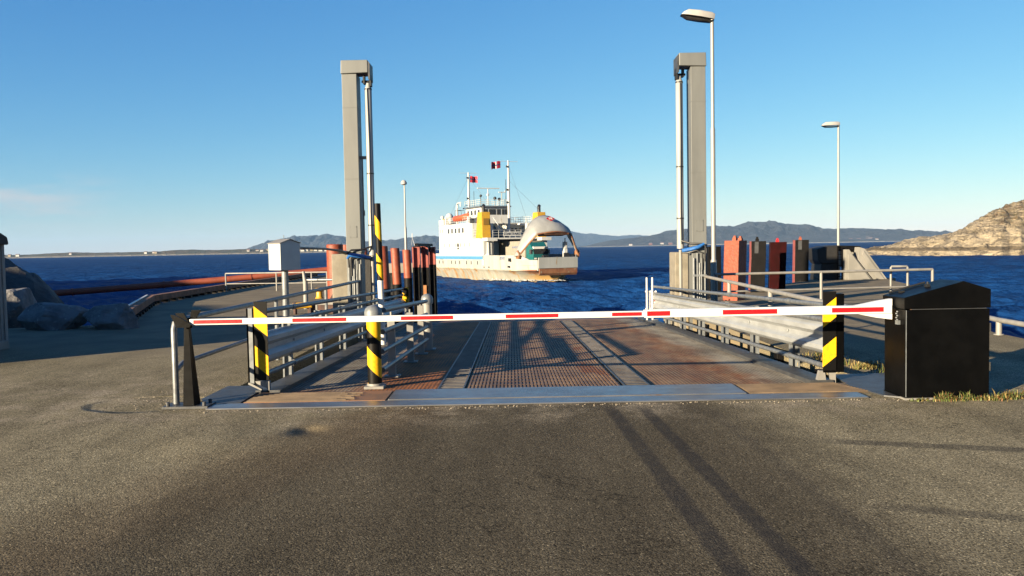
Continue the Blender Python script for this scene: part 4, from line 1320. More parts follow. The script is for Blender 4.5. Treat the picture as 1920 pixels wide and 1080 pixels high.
# ================================================================== rocks
def rock_mesh(seed, sx, sy, sz, cuts=13, rough=.05, sub=4):
    rg = random.Random(seed)
    bm = bmesh.new()
    bmesh.ops.create_icosphere(bm, subdivisions=sub, radius=1)
    pl = []
    for k in range(cuts):
        nrm = Vector((rg.gauss(0, 1), rg.gauss(0, 1), rg.gauss(0, 1))).normalized()
        pl.append((nrm, rg.uniform(.58, .86)))
    pl += [(Vector((1, 0, 0)), .85), (Vector((-1, 0, 0)), .85), (Vector((0, -1, 0.15)).normalized(), .72), (Vector((0, 0, 1)), .66)]
    mb = MB()
    vs = []
    for v in bm.verts:
        d = v.co.normalized()
        r = min([dd / max(d.dot(nn), 1e-3) for nn, dd in pl if d.dot(nn) > .05] + [1.15])
        r *= 1 + rough * mnoise.fractal(d * 3 + Vector((seed, 0, 0)), .8, 2.1, 5)
        vs.append((d.x * r * sx, d.y * r * sy, d.z * r * sz))
    mb.add(vs, [tuple(x.index for x in f.verts) for f in bm.faces])
    bm.free()
    return mb
GRANITE = mk('grey_granite', (.19, .185, .185), (.11, .108, .11), 3, .85, 0, .6, 9, .05, spots=(7, .6), spot_col=(.28, .27, .26))
SEAROCK = mk('dark_shore_rock', (.062, .058, .054), (.034, .032, .030), 1.2, .85, 0, .7, 3, .12, spots=(1.5, .6), spot_col=(.03, .028, .02))
for seed, x, y, z, s, rot, lab in ((11, -10.75, 19.35, .26, (.92, .55, .50), .1, 'grey granite boulder in the shade at the end of the quay, with a sloping top'),
                                   (23, -9.36, 19.2, .24, (.72, .5, .48), -.25, 'squared granite boulder touching the white end of the timber kerb'),
                                   (37, -12.4, 20.4, .40, (.75, .6, .75), .4, 'pointed granite boulder beside the grey shed')):
    mb = rock_mesh(seed, *s)
    o = mb.build('boulder', GRANITE, smooth=14, loc=(0, 0, 0))
    o.location = (x, y, z); o.rotation_euler = (0, R(6 if seed == 11 else -5), rot)
    tag(o, lab, 'boulder', 'boulders by the quay')
# sloping shore rock behind them
rows = []
for j in range(46):
    v = j / 45
    row = []
    for i in range(80):
        u = i / 79
        y = 24.5 + 12 * v
        xr = -26 + 11.4 * u                       # measured at y = 30
        x = xr * y / 30
        crest = interp([(-26, 2.2), (-19.5, 1.75), (-18.2, 1.4), (-17.4, 1.0), (-16.7, .3), (-16.1, -.7), (-15.5, -1.9), (-14.6, -4.2)], xr)
        side = min(1, v / .3) * (1 if v < .7 else max(0, 1 - (v - .7) / .3))
        g = mnoise.ridged_multi_fractal(Vector((x * .3, y * .3, 4)), .9, 2.1, 5, 1, 2)
        row.append((x, y, -3.8 + (crest + 3.8) * (side ** .5) + ((g - 1.2) * .5 + .2 * mnoise.noise(Vector((x * 1.6, y * 1.6, 1)))) * min(1, v * 3)))
    rows.append(row)
mb = MB(); mb.grid(rows)
tag(mb.build('shore_rock', SEAROCK, smooth=18, loc=(-18, 30, -2)), 'dark weedy rock sloping into the water behind the boulders', 'rock')
rg = random.Random(5)
for k in range(5):
    mb = rock_mesh(60 + k, .5 + rg.random() * .5, .5, .4, sub=3)
    o = mb.build('boulder', SEAROCK, smooth=30, loc=(0, 0, 0))
    o.location = (-15.6 + k * .34, 28.2 + k * .9, -1.9 - k * .12); o.rotation_euler = (0, 0, k)
    tag(o, 'dark wet weedy stone at the foot of the sloping shore rock', 'boulder', 'wet stones below the shore rock')

# ================================================================== shed at the left edge
t = thing('shed', 'small grey board shed with a low dark felt roof at the left edge', 'shed', (-11.4, 13.7, 0))
SX, SY0, SY1 = -9.44, 12.15, 15.32
mb = MB()
mb.box(-21.0, SY0, .16, SX - .02, SY1, 1.93)
y = SY0
while y < SY1 - .06:
    mb.box(SX - .02, y + .006, .16, SX + (.012 if int(y * 10) % 2 else .004), min(y + .135, SY1), 1.93)
    y += .145
x = -21.0
while x < SX - .1:
    mb.box(x + .005, SY0 - .02, .16, x + .135, SY0, 1.93)
    x += .145
mb.build('wall', BOARD, t, smooth=0)
for yy in (SY1, SY0):
    mb = MB(); mb.box(SX - .05, yy - .035, .16, SX + .03, yy + .05, 1.93)
    mb.build('corner_board', BOARD, t, smooth=0)
mb = MB(); mb.box(-21.02, SY0 - .04, 0, SX + .05, SY1 + .04, .16)
mb.build('plinth', CONC_GREY, t, smooth=0, bevel=.01)
mb = MB(); mb.prism([(SY0 - .25, 1.93), (SY0 - .25, 2.05), (SY0 + .2, 2.16), (SY1 - .15, 2.16), (SY1 + .06, 2.08), (SY1 + .10, 1.93)], 'x', -21.2, SX + .10)
mb.build('roof', ROOFDARK, t, smooth=0, bevel=.03)

# ================================================================== weeds, gravel
def tufts(name, spots, mats, label, hmax, seed):
    rg = random.Random(seed)
    mb = MB()
    for (cx, cy, sp, cnt, hm) in spots:
        for k in range(cnt):
            a = rg.random() * 6.283
            r_ = abs(rg.gauss(0, .5)) * sp
            x, y = cx + r_ * math.cos(a) * 1.6, cy + r_ * math.sin(a) * .6
            h = hm * rg.uniform(.3, 1.0)
            la, ll = rg.random() * 6.283, h * rg.uniform(.2, .9)
            w_ = rg.uniform(.003, .007)
            dx, dy = math.cos(la) * ll, math.sin(la) * ll
            px, py = -math.sin(la) * w_, math.cos(la) * w_
            m_ = 0 if rg.random() < .62 else (1 if rg.random() < .75 else 2)
            mb.add([(x - px, y - py, 0), (x + px, y + py, 0), (x + dx * .45 + px * .8, y + dy * .45 + py * .8, h * .65), (x + dx * .45 - px * .8, y + dy * .45 - py * .8, h * .65), (x + dx, y + dy, h)],
                   [(0, 1, 2, 3), (3, 2, 4)], m_)
            if rg.random() < .18:
                for q in range(3):
                    zx, zy, zz = x + dx * rg.uniform(.3, 1), y + dy * rg.uniform(.3, 1), h * rg.uniform(.4, 1)
                    s_ = rg.uniform(.006, .013)
                    mb.add([(zx - s_, zy, zz), (zx, zy - s_, zz + s_), (zx + s_, zy, zz), (zx, zy + s_, zz - s_ * .4)], [(0, 1, 2, 3)], 2 if rg.random() < .35 else 0)
    tag(mb.build(name, mats, smooth=0), label, kind='stuff')
G1 = mk('weed_green', (.10, .13, .02), (.065, .09, .018), 20, .7)
G2 = mk('weed_straw', (.30, .23, .08), (.22, .16, .05), 20, .7)
G3 = mk('weed_rust', (.22, .09, .03), (.15, .06, .025), 20, .7)
tufts('grass', [(4.62, 8.70, .16, 240, .05), (4.55, 8.70, .09, 70, .10), (4.95, 8.70, .10, 110, .05), (5.22, 8.72, .14, 260, .07), (5.30, 8.74, .1, 80, .11), (4.82, 8.70, .05, 45, .11), (4.3, 8.69, .1, 60, .035), (5.05, 8.69, .18, 120, .05)], [G1, G2, G3], 'low green and rusty weeds growing along the foot of the black cabinet', .1, 4)
tufts('grass', [(4.45, 11.4, .25, 220, .14), (4.75, 11.0, .22, 200, .13), (4.9, 10.6, .18, 160, .15), (4.5, 11.9, .2, 120, .1), (4.62, 12.4, .2, 90, .08)], [G2, G1, G2], 'straw coloured grass tufts between the marker board and the black cabinet', .12, 9)
rg = random.Random(12)
mb = MB()
for k in range(420):
    if k < 300: x, y = rg.uniform(-3.4, 4.2), 8.86 - abs(rg.gauss(0, .07))
    else: x, y = rg.gauss(-3.9, .45), rg.gauss(9.6, .4)
    s_ = rg.uniform(.004, .013)
    mb.add([(x + s_ * rg.uniform(.6, 1.2) * math.cos(q), y + s_ * rg.uniform(.6, 1.2) * math.sin(q), 0) for q in (0, 1.6, 3.1, 4.7)] + [(x, y, s_ * .9)], [(0, 1, 4), (1, 2, 4), (2, 3, 4), (3, 0, 4)])
tag(mb.build('gravel', mk('loose_grit', (.33, .28, .2), (.2, .17, .13), 30, .9), smooth=0), 'loose grit lying along the front edge of the ramp', kind='stuff')
# ================================================================== the ferry
FERRY_LOC, FERRY_ROT = (5.6, 106.7, WATER), R(-65)
FWHITE = mk('ferry_white', (.56, .57, .55), (.48, .49, .47), 1.2, .45, stretch=(1, 1, .12), spots=(1.9, .64), spot_col=(.36, .29, .18))
FBEIGE = mk('ferry_hull_beige', (.36, .37, .345), (.30, .31, .285), .9, .55, stretch=(1, 1, .12), spots=(1.9, .63), spot_col=(.26, .17, .08))
FGREY = mk('ferry_visor_grey', (.30, .305, .29), (.245, .25, .24), .8, .5, stretch=(1, 1, .5))
FYEL = mk('ferry_funnel_yellow', (.55, .31, .02), (.48, .26, .02), 2, .5)
FBLUE = mk('ferry_blue_band', (.075, .24, .42), (.065, .21, .37), 3, .5)
FDARK = mk('ferry_dark_opening', (.012, .013, .015), (.02, .02, .022), 3, .5)
FGLASS = mk('ferry_window_glass', (.02, .022, .025), (.035, .04, .045), 8, .12)
FDECK = mk('ferry_green_deck', (.02, .05, .035), (.03, .06, .045), 3, .7)
FRUST = mk('ferry_bow_rust', (.17, .06, .025), (.25, .11, .045), 1.6, .8, 0, .3, 8, .03, spots=(2.5, .56), spot_col=(.24, .2, .13))
FROOF = mk('ferry_blue_grey_roof', (.10, .12, .15), (.08, .1, .12), 3, .5)
FORANGE = mk('rescue_boat_orange', (.50, .085, .03), (.42, .07, .025), 4, .5)
def lower_hull():
    t = NT('ferry_lower_hull')
    o = t.new('ShaderNodeTexCoord').outputs['Object']
    x, y, z = t.xyz(o)
    n = t.noise(t.map(o, (1, 1, .35)), 1.0, 6, .65)
    streak = t.noise(t.map(o, (1.0, 1, .10), (0, R(-24), 0)), 1.1, 5, .6)
    col = t.mix(t.step(n, .35, .65), (.26, .255, .22), (.19, .185, .155))
    col = t.mix(t.step(streak, .53, .62), col, (.27, .165, .07))
    col = t.mix(t.math('MULTIPLY', t.step(streak, .61, .68), .8), col, (.13, .06, .025))
    bow = t.math('MULTIPLY', t.step(x, -2.6, -.6), t.step(t.math('ADD', z, t.math('MULTIPLY', n, .6)), .9, 1.4))
    col = t.mix(bow, col, (.15, .055, .022))
    col = t.mix(t.math('MULTIPLY', t.step(x, -3.5, -.8), t.step(z, .9, .6)), col, (.27, .165, .055))
    return t.done(col, .6)
FLOW = lower_hull()
F = thing('ferry', 'white and beige car ferry with yellow funnels and a raised grey bow visor', 'ferry', FERRY_LOC, rotz=FERRY_ROT)
def fb(name, mb, mats, parent=None, smooth=0, bevel=0):
    return mb.build(name, mats, parent or F, local=True, smooth=smooth, bevel=bevel)

def halfbreadth(tab, x):
    return interp(tab, x)
deckT = [(-46, 1.2), (-44, 3.6), (-41, 4.5), (-36, 5.0), (-6, 5.0), (-3.5, 4.85), (-2, 4.35), (-.8, 3.55), (.8, 2.92)]
kneeT = [(-46, .9), (-44, 3.3), (-41, 4.4), (-36, 4.95), (-6, 4.95), (-3.5, 4.7), (-2, 4.1), (-.8, 3.3), (.75, 2.85)]
lowT = [(-45, .3), (-42, 2.6), (-38, 4.0), (-32, 4.6), (-12, 4.6), (-6, 4.35), (-3, 3.5), (-1.4, 2.3), (.35, .9)]
wlT = [(-44.5, .1), (-41, 1.7), (-37, 3.2), (-30, 4.2), (-12, 4.4), (-6, 4.0), (-3, 2.95), (-1.4, 1.55), (0, .12)]
keelT = [(-43.5, .1), (-40, 1.2), (-34, 3.0), (-12, 3.9), (-6, 3.3), (-3, 2.1), (-1.4, 1.0), (-.3, .1)]
def row(tab, z, side, n=70, x0=None, x1=None):
    a, b = (tab[0][0] if x0 is None else x0), (tab[-1][0] if x1 is None else x1)
    return [(a + (b - a) * i / (n - 1), side * halfbreadth(tab, a + (b - a) * i / (n - 1)), z) for i in range(n)]
mb = MB()
for side in (-1, 1):
    mb.grid([row(keelT, -1.4, side), row(wlT, 0, side), row(lowT, .8, side), row(kneeT, 1.35, side)])
for (ta, za), (tb, zb) in (((keelT, -1.4), (wlT, 0)), ((wlT, 0), (lowT, .8)), ((lowT, .8), (kneeT, 1.35))):
    for e in (0, -1):
        mb.add([(ta[e][0], -ta[e][1], za), (ta[e][0], ta[e][1], za), (tb[e][0], tb[e][1], zb), (tb[e][0], -tb[e][1], zb)], [(0, 1, 2, 3)])
fb('lower_hull', mb, FLOW, smooth=50)
mb = MB()
for side in (-1, 1):
    r0, r1 = row(kneeT, 1.35, side), row(deckT, 2.72, side)
    mb.grid([r0, r1])
mb.add([(.75, -2.85, 1.35), (.75, 2.85, 1.35), (.8, 2.92, 2.72), (.8, -2.92, 2.72)], [(0, 1, 2, 3)])
mb.add([(-46, -.9, 1.35), (-46, .9, 1.35), (-46, 1.2, 2.72), (-46, -1.2, 2.72)], [(0, 1, 2, 3)])
# bulwark with the sloping cut towards the bow
top = lambda x: 3.35 if x < -1.75 else max(2.72, 3.35 - (x + 1.75) * .52)
for side in (-1, 1):
    lo = row(deckT, 2.72, side, 40, -12.1, .8)
    mb.grid([lo, [(a, b, top(a)) for a, b, c in lo], [(a, b - side * .14, top(a)) for a, b, c in lo], [(a, b - side * .14, 2.2) for a, b, c in lo]])
hull = fb('hull', mb, FBEIGE, smooth=50)
mb = MB()
for side in (-1, 1):
    lo = row(kneeT, 1.30, side, 60, -46, .6)
    mb.grid([[(a, b, 1.30) for a, b, c in lo], [(a, b + side * .09, 1.33) for a, b, c in lo], [(a, b + side * .09, 1.43) for a, b, c in lo], [(a, b, 1.47) for a, b, c in lo]])
fb('rubbing_strake', mb, FLOW, hull, smooth=50)
mb = MB()
for x in (-29.6, -28.0, -24.2, -22.6, -20.8, -18.1, -16.3, -13.9):
    for z0 in (2.05,):
        mb.box(x - .09, -5.03, z0, x + .09, -4.9, z0 + .5)
for x, z0, s_ in ((-3.3, 2.55, .3), (-3.6, 1.75, .16), (-9.9, 1.62, .14), (-11.6, 1.62, .12)):
    mb.box(x - s_ * .5, -5.06, z0, x + s_ * .5, -4.7, z0 + s_ * 1.4)
fb('hull_port', mb, FDARK, hull)
# front ramp of the bow, its rusty sill
mb = MB(); mb.box(.80, -2.85, 1.62, .98, 2.85, 3.02)
fr = fb('bow_ramp', mb, FBEIGE, smooth=0, bevel=.04)
mb = MB(); mb.prism([(.72, .72), (.92, 1.0), (.96, 1.58), (.72, 1.6)], 'y', -2.7, 2.75)
fb('rusty_sill', mb, FRUST, fr)
mb = MB()
n_ = 40
rw = row(deckT, 2.02, 1, n_)
mb.grid([[(a, -b + .05, 2.02) for a, b, c in rw], [(a, b - .05, 2.02) for a, b, c in rw]])
fb('car_deck', mb, FDARK, smooth=0)
# blue band and white side
mb = MB()
for side in (-1, 1):
    lo = row(deckT, 2.74, side, 40, -45.6, -12.0)
    mb.grid([[(a, b + side * .02, 2.76) for a, b, c in lo], [(a, b + side * .02, 3.24) for a, b, c in lo]])
fb('blue_band', mb, FBLUE, hull)
mb = MB()
for side in (-1, 1):
    lo = row(deckT, 3.24, side, 30, -45.6, -29.4)
    mb.grid([[(a, b, 2.7) for a, b, c in lo], [(a, b, 3.62) for a, b, c in lo], [(a, b - side * .15, 3.62) for a, b, c in lo], [(a, b - side * .15, 2.7) for a, b, c in lo]])
fb('stern_bulwark', mb, FWHITE, smooth=50)
# side houses
for side in (-1, 1):
    y0, y1 = (-5.0, -2.7) if side < 0 else (2.7, 5.0)
    mb = MB()
    mb.box(-29.5, y0, 3.24, -13.3, y1, 5.75); mb.box(-29.5, y0, 5.75, -15.6, y1, 7.92)
    mb.box(-29.5, y0, 7.92, -27.4, y1, 8.85)
    mb.box(-15.6, min(y0, y1) + (.9 if side < 0 else 0), 5.75, -13.4, y1 - (0 if side < 0 else .9), 7.85)
    mb.box(-12.2, y0 + (0 if side < 0 else 1.0), 2.0, -11.7, y1 - (1.0 if side < 0 else 0), 5.3)
    h = fb('side_house', mb, FWHITE)
    if side < 0:
        for k in range(5):
            mb = MB(); x = -25.2 + k * 1.48; mb.box(x - .3, -5.03, 6.68, x + .3, -4.98, 7.38)
            fb('window', mb, FGLASS, h)
        for x, z0, ww in ((-28.7, 6.85, .14), (-27.9, 6.85, .14), (-27.2, 4.62, .1), (-24.9, 4.62, .14), (-22.2, 4.62, .16), (-20.4, 4.62, .16), (-18.8, 4.62, .14), (-16.9, 4.62, .14)):
            mb = MB(); mb.box(x - ww / 2, -5.03, z0, x + ww / 2, -4.98, z0 + .52)
            fb('window', mb, FGLASS, h)
        mb = MB()
        mb.lathe([(.30, 0), (.30, .04), (.2, .04), (.2, 0)], (0, 0, 0), 16)
        mb.v = [(x - 21.3, -5.02 - z, y + 4.86) for x, y, z in mb.v]
        mb.box(-21.62, -5.04, 4.24, -21.42, -5.0, 4.46); mb.box(-21.3, -5.04, 4.24, -21.0, -5.0, 4.5)
        fb('emblem', mb, FDARK, h)
        mb = MB()
        for z in (5.85, 6.25, 6.65, 7.05): mb.tube([(-15.6, -4.95, z), (-12.3, -4.95, z)], .025, 6)
        for x in (-15.2, -14.2, -13.2, -12.35): mb.tube([(x, -4.95, 5.75), (x, -4.95, 7.05)], .03, 6)
        fb('balcony_rail', mb, FWHITE, h)
# upper deck between the houses, deck house, bridge
mb = MB(); mb.box(-30, -2.68, 5.55, -11.9, 2.68, 5.78); mb.box(-12.2, -4.98, 5.32, -10.3, -3.45, 5.78); mb.box(-12.2, 3.45, 5.32, -10.3, 4.98, 5.78)
mb.box(-12.2, -3.6, 5.56, -11.6, 3.6, 5.76)
fb('upper_deck', mb, [FWHITE], smooth=0)
mb = MB(); mb.box(-29, -2.66, 5.785, -12.4, 2.66, 5.80)
fb('deck_covering', mb, FDECK)
mb = MB(); mb.box(-28.5, -2.66, 5.82, -17.2, 2.66, 7.92); mb.box(-17.2, .4, 5.82, -14.9, 2.66, 7.55)
dh = fb('deck_house', mb, FWHITE)
for y in (-2.0, -1.2):
    mb = MB(); mb.box(-17.22, y - .22, 6.5, -17.15, y + .22, 7.15)
    fb('window', mb, FGLASS, dh)
for y in (1.0, 1.6, 2.2):
    mb = MB(); mb.box(-14.92, y - .2, 6.5, -14.86, y + .2, 7.2)
    fb('window', mb, FGLASS, dh)
mb = MB(); mb.box(-29.5, -5.0, 7.92, -16.6, 5.0, 8.02); mb.box(-16.6, .2, 7.56, -14.3, 5.0, 7.66)
fb('boat_deck', mb, FWHITE)
mb = MB(); mb.box(-24.5, -2.35, 8.02, -18.4, 2.0, 10.42)
br = fb('bridge', mb, FWHITE)
for y0, y1 in ((-2.0, -1.35), (-1.15, -.05), (.15, .75), (.95, 1.35), (1.45, 1.85)):
    mb = MB(); mb.box(-18.42, y0, 9.3, -18.36, y1, 10.12)
    fb('window', mb, FGLASS, br)
for x in (-23.6, -22.2, -20.8, -19.4):
    mb = MB(); mb.box(x - .3, -2.38, 9.35, x + .35, -2.32, 10.05)
    fb('window', mb, FGLASS, br)
mb = MB(); mb.box(-24.9, -2.7, 10.42, -18.0, 2.35, 10.62)
fb('roof', mb, FROOF, br)
mb = MB()
for z in (10.95, 11.25, 11.55):
    mb.tube([(-24.6, -2.5, z), (-18.3, -2.5, z), (-18.3, 2.15, z), (-24.6, 2.15, z), (-24.6, -2.5, z)], .022, 6)
for k in range(8):
    for y in (-2.5, 2.15): mb.tube([(-24.6 + k * .9, y, 10.6), (-24.6 + k * .9, y, 11.55)], .025, 6)
for k in range(6): mb.tube([(-18.3, -2.5 + k * .93, 10.6), (-18.3, -2.5 + k * .93, 11.55)], .025, 6)
fb('roof_rail', mb, FWHITE, br)
# radar mast and aerials on the bridge roof
mb = MB()
mb.tube([(-20.6, -.3, 10.6), (-20.6, -.3, 13.3)], .07, 8); mb.box(-20.8, -2.0, 13.3, -20.5, 1.6, 13.42); mb.lathe([(.12, 12.2), (.2, 12.3), (.2, 12.5), (.1, 12.6)], (-20.6, -.3, 0), 10)
fb('radar_mast', mb, FWHITE, br, smooth=40)
for x, y, z in ((-18.9, 1.9, 14.6), (-22, -2.0, 13.0), (-19.2, -2.1, 12.2)):
    mb = MB(); mb.tube([(x, y, 10.6), (x, y, z)], .035, 6)
    fb('aerial', mb, FDARK, br)
for x, y, z, r in ((-19.6, .4, 11.8, .26), (-19.8, 1.2, 11.7, .24), (-18.9, -2.2, 12.1, .2)):
    mb = MB(); mb.lathe([(.04, 10.6), (.04, z - r), (r * .8, z - r * .6), (r, z), (r * .7, z + r * .7), (.02, z + r)], (x, y, 0), 12)
    fb('searchlight', mb, FDARK, br, smooth=50)
mb = MB(); mb.tube([(-19.3, 1.4, 10.6), (-19.3, 1.4, 12.7)], .05, 8); mb.box(-19.45, .9, 12.65, -19.15, 1.95, 12.75); mb.tube([(-19.3, 1.95, 12.7), (-19.3, 1.95, 12.95)], .06, 6)
fb('signal_mast', mb, FWHITE, br)
# rails along the boat deck
mb = MB()
for side in (-1, 1):
    for z in (8.35, 8.68, 9.0): mb.tube([(-27.3, side * 4.95, z), (-16.7, side * 4.95, z)], .022, 6)
    for k in range(13): mb.tube([(-27.3 + k * .88, side * 4.95, 8.0), (-27.3 + k * .88, side * 4.95, 9.0)], .026, 6)
for z in (8.3, 8.62, 8.92): mb.tube([(-16.7, -4.95, z), (-16.7, -.5, z)], .022, 6)
for z in (8.05, 8.4, 8.75): mb.tube([(-14.4, .3, z), (-14.4, 4.9, z), (-16.6, 4.9, z)], .022, 6)
for k in range(6): mb.tube([(-14.4, .3 + k * .92, 7.66), (-14.4, .3 + k * .92, 8.75)], .026, 6)
fb('deck_rail', mb, FWHITE)
mb = MB()
for z in (6.15, 6.5, 6.85): mb.tube([(-12.0, -3.4, z), (-12.0, 4.6, z)], .022, 6)
for k in range(10): mb.tube([(-12.0, -3.4 + k * .88, 5.78), (-12.0, -3.4 + k * .88, 6.85)], .026, 6)
fb('deck_rail', mb, FWHITE)
mb = MB(); mb.box(-12.05, -1.75, 6.02, -11.97, 1.05, 6.62)
sg = fb('name_board', mb, FWHITE)
def lettering(name, txt, size, loc, rot, mat, parent, ext=.01):
    cu = bpy.data.curves.new(name, 'FONT')
    cu.body, cu.size, cu.extrude, cu.align_x, cu.align_y = txt, size, ext, 'CENTER', 'CENTER'
    cu.materials.append(mat)
    tmp = bpy.data.objects.new(name, cu)
    COL.objects.link(tmp)
    me = bpy.data.meshes.new_from_object(tmp.evaluated_get(bpy.context.evaluated_depsgraph_get()))
    bpy.data.objects.remove(tmp)
    o = bpy.data.objects.new(name, me)
    COL.objects.link(o)
    o.parent, o.location, o.rotation_euler = parent, loc, rot
    return o
lettering('lettering', 'STARTFARST', .50, (-11.95, -.35, 6.30), (math.pi / 2, 0, math.pi / 2), FDARK, sg)
FTXT = mk('faded_blue_lettering', (.16, .2, .33), (.2, .24, .34), 6, .6)
lettering('lettering', 'FJORD1', .50, (-5.4, -5.03, 2.95), (math.pi / 2, 0, 0), FTXT, hull)
# stairs on the upper deck
mb = MB()
mb.prism([(-14.2, 5.82), (-13.6, 5.82), (-16.9, 8.0), (-17.3, 8.0)], 'y', -2.4, -1.2)
st = fb('stair', mb, FDECK)
for y in (-2.45, -1.15):
    mb = MB(); mb.tube([(-13.7, y, 6.7), (-17.0, y, 8.9)], .05, 6); mb.tube([(-13.7, y, 5.8), (-13.7, y, 6.7)], .05, 6)
    fb('handrail', mb, FWHITE, st)
# funnels on their casings
for side in (-1, 1):
    y0, y1 = (-5.02, -3.72) if side < 0 else (3.72, 5.02)
    yc = (y0 + y1) / 2
    mb = MB()
    mb.prism([(-14.4, 5.78), (-11.9, 5.78), (-12.1, 9.4), (-13.6, 9.4)], 'y', y0, y1)
    fu = fb('funnel', mb, FYEL, bevel=.05)
    mb = MB(); mb.box(-11.98, yc - .42, 7.6, -11.94, yc + .42, 8.5)
    fb('grille', mb, mk('funnel_grille', (.25, .14, .015), (.2, .11, .012), 30, .6), fu)
    mb = MB(); mb.tube([(-12.9, yc, 9.4), (-12.9, yc, 10.25), (-12.75, yc, 10.35)], .24, 12)
    fb('exhaust_pipe', mb, FDARK, fu, smooth=40)
    mb = MB(); mb.lathe([(.75, 2.2), (.75, 3.3), (.62, 3.6), (.6, 5.32)], (-12.2, side * 4.25, 0), 8); mb.box(-13.3, side * 4.9 - .08, 3.2, -12.3, side * 4.9 + .08, 5.7)
    fb('pillar', mb, FWHITE, smooth=0)
# masts
for nm_, x, y, zb, zt in (('mast', -13.6, -.1, 5.8, 16.8), ('mast', -29.0, 0, 7.9, 16.5)):
    mb = MB(); mb.tube([(x, y, zb), (x, y, zt - 3), (x, y, zt)], [.19, .16, .10], 12)
    ms = fb(nm_, mb, FWHITE, smooth=40)
    mb = MB()
    z = zb + 1
    while z < zt - .6:
        mb.box(x + .12, y + .02, z, x + .34, y + .08, z + .05); z += .42
    mb.tube([(x + .33, y + .05, zb + .8), (x + .33, y + .05, zt - .8)], .018, 6)
    fb('ladder', mb, FROOF, ms)
    mb = MB(); mb.tube([(x, y - 1.5, zt - .12), (x, y + 1.5, zt - .12)], .03, 6)
    if x < -20:
        for z in (zt - .5, zt - 1.2): mb.tube([(x, y - .45, z), (x, y + .35, z)], .03, 6)
    fb('yard', mb, FWHITE, ms)
    for dz_ in (1.0, 4.3, 6.1):
        mb = MB(); mb.lathe([(.02, 0), (.13, .03), (.13, .26), (.02, .3)], (x + .1, y - .28, zt - dz_), 8)
        fb('signal_lamp', mb, FDARK, ms)
mb = MB()
for a, b in (((-13.6, -.1, 16.3), (-17, 4.6, 8.0)), ((-13.6, -.1, 16.0), (-20, 2.2, 10.6)), ((-29, 0, 15.8), (-27, -4.8, 8.0)), ((-29, 0, 15.8), (-24.5, 2, 10.6)), ((-13.6, -.1, 14), (-12.5, 4.5, 9.4))):
    mb.tube([a, b], .014, 5)
fb('stay_wire', mb, FROOF)
# davit, radome, vents aft
mb = MB()
mb.tube([(-24.4, -3.9, 8.0), (-24.3, -3.9, 10.9), (-23.9, -3.95, 11.25), (-22.2, -4.1, 11.3)], [.2, .16, .13, .1], 8)
mb.tube([(-22.3, -4.1, 11.28), (-22.3, -4.1, 10.7)], .1, 6); mb.tube([(-24.1, -3.9, 11.0), (-24.1, -3.9, 10.5)], .12, 6)
fb('davit', mb, FWHITE, smooth=40)
for x, y, z, r in ((-28.4, -3.6, 9.35, .62), (-29.2, -4.5, 9.3, .3), (-26.5, -4.2, 8.75, .35)):
    mb = MB(); mb.lathe([(r * .4, z - r * 1.6), (r * .5, z - r * .9), (r, z - r * .2), (r * .95, z + r * .3), (r * .6, z + r * .8), (.02, z + r)], (x, y, 0), 14)
    fb('radome', mb, FWHITE, smooth=50)
for k, (x, y) in enumerate(((-28.8, -2.8), (-27.9, -4.6), (-26.9, -4.6), (-17.4, -4.3), (-18.2, -4.4))):
    mb = MB(); mb.box(x - .28, y - .25, 8.0, x + .28, y + .25, 8.75 + .25 * (k % 3))
    fb('deck_locker', mb, [FWHITE, FYEL, FDARK][(0, 1, 0, 2, 0)[k]])
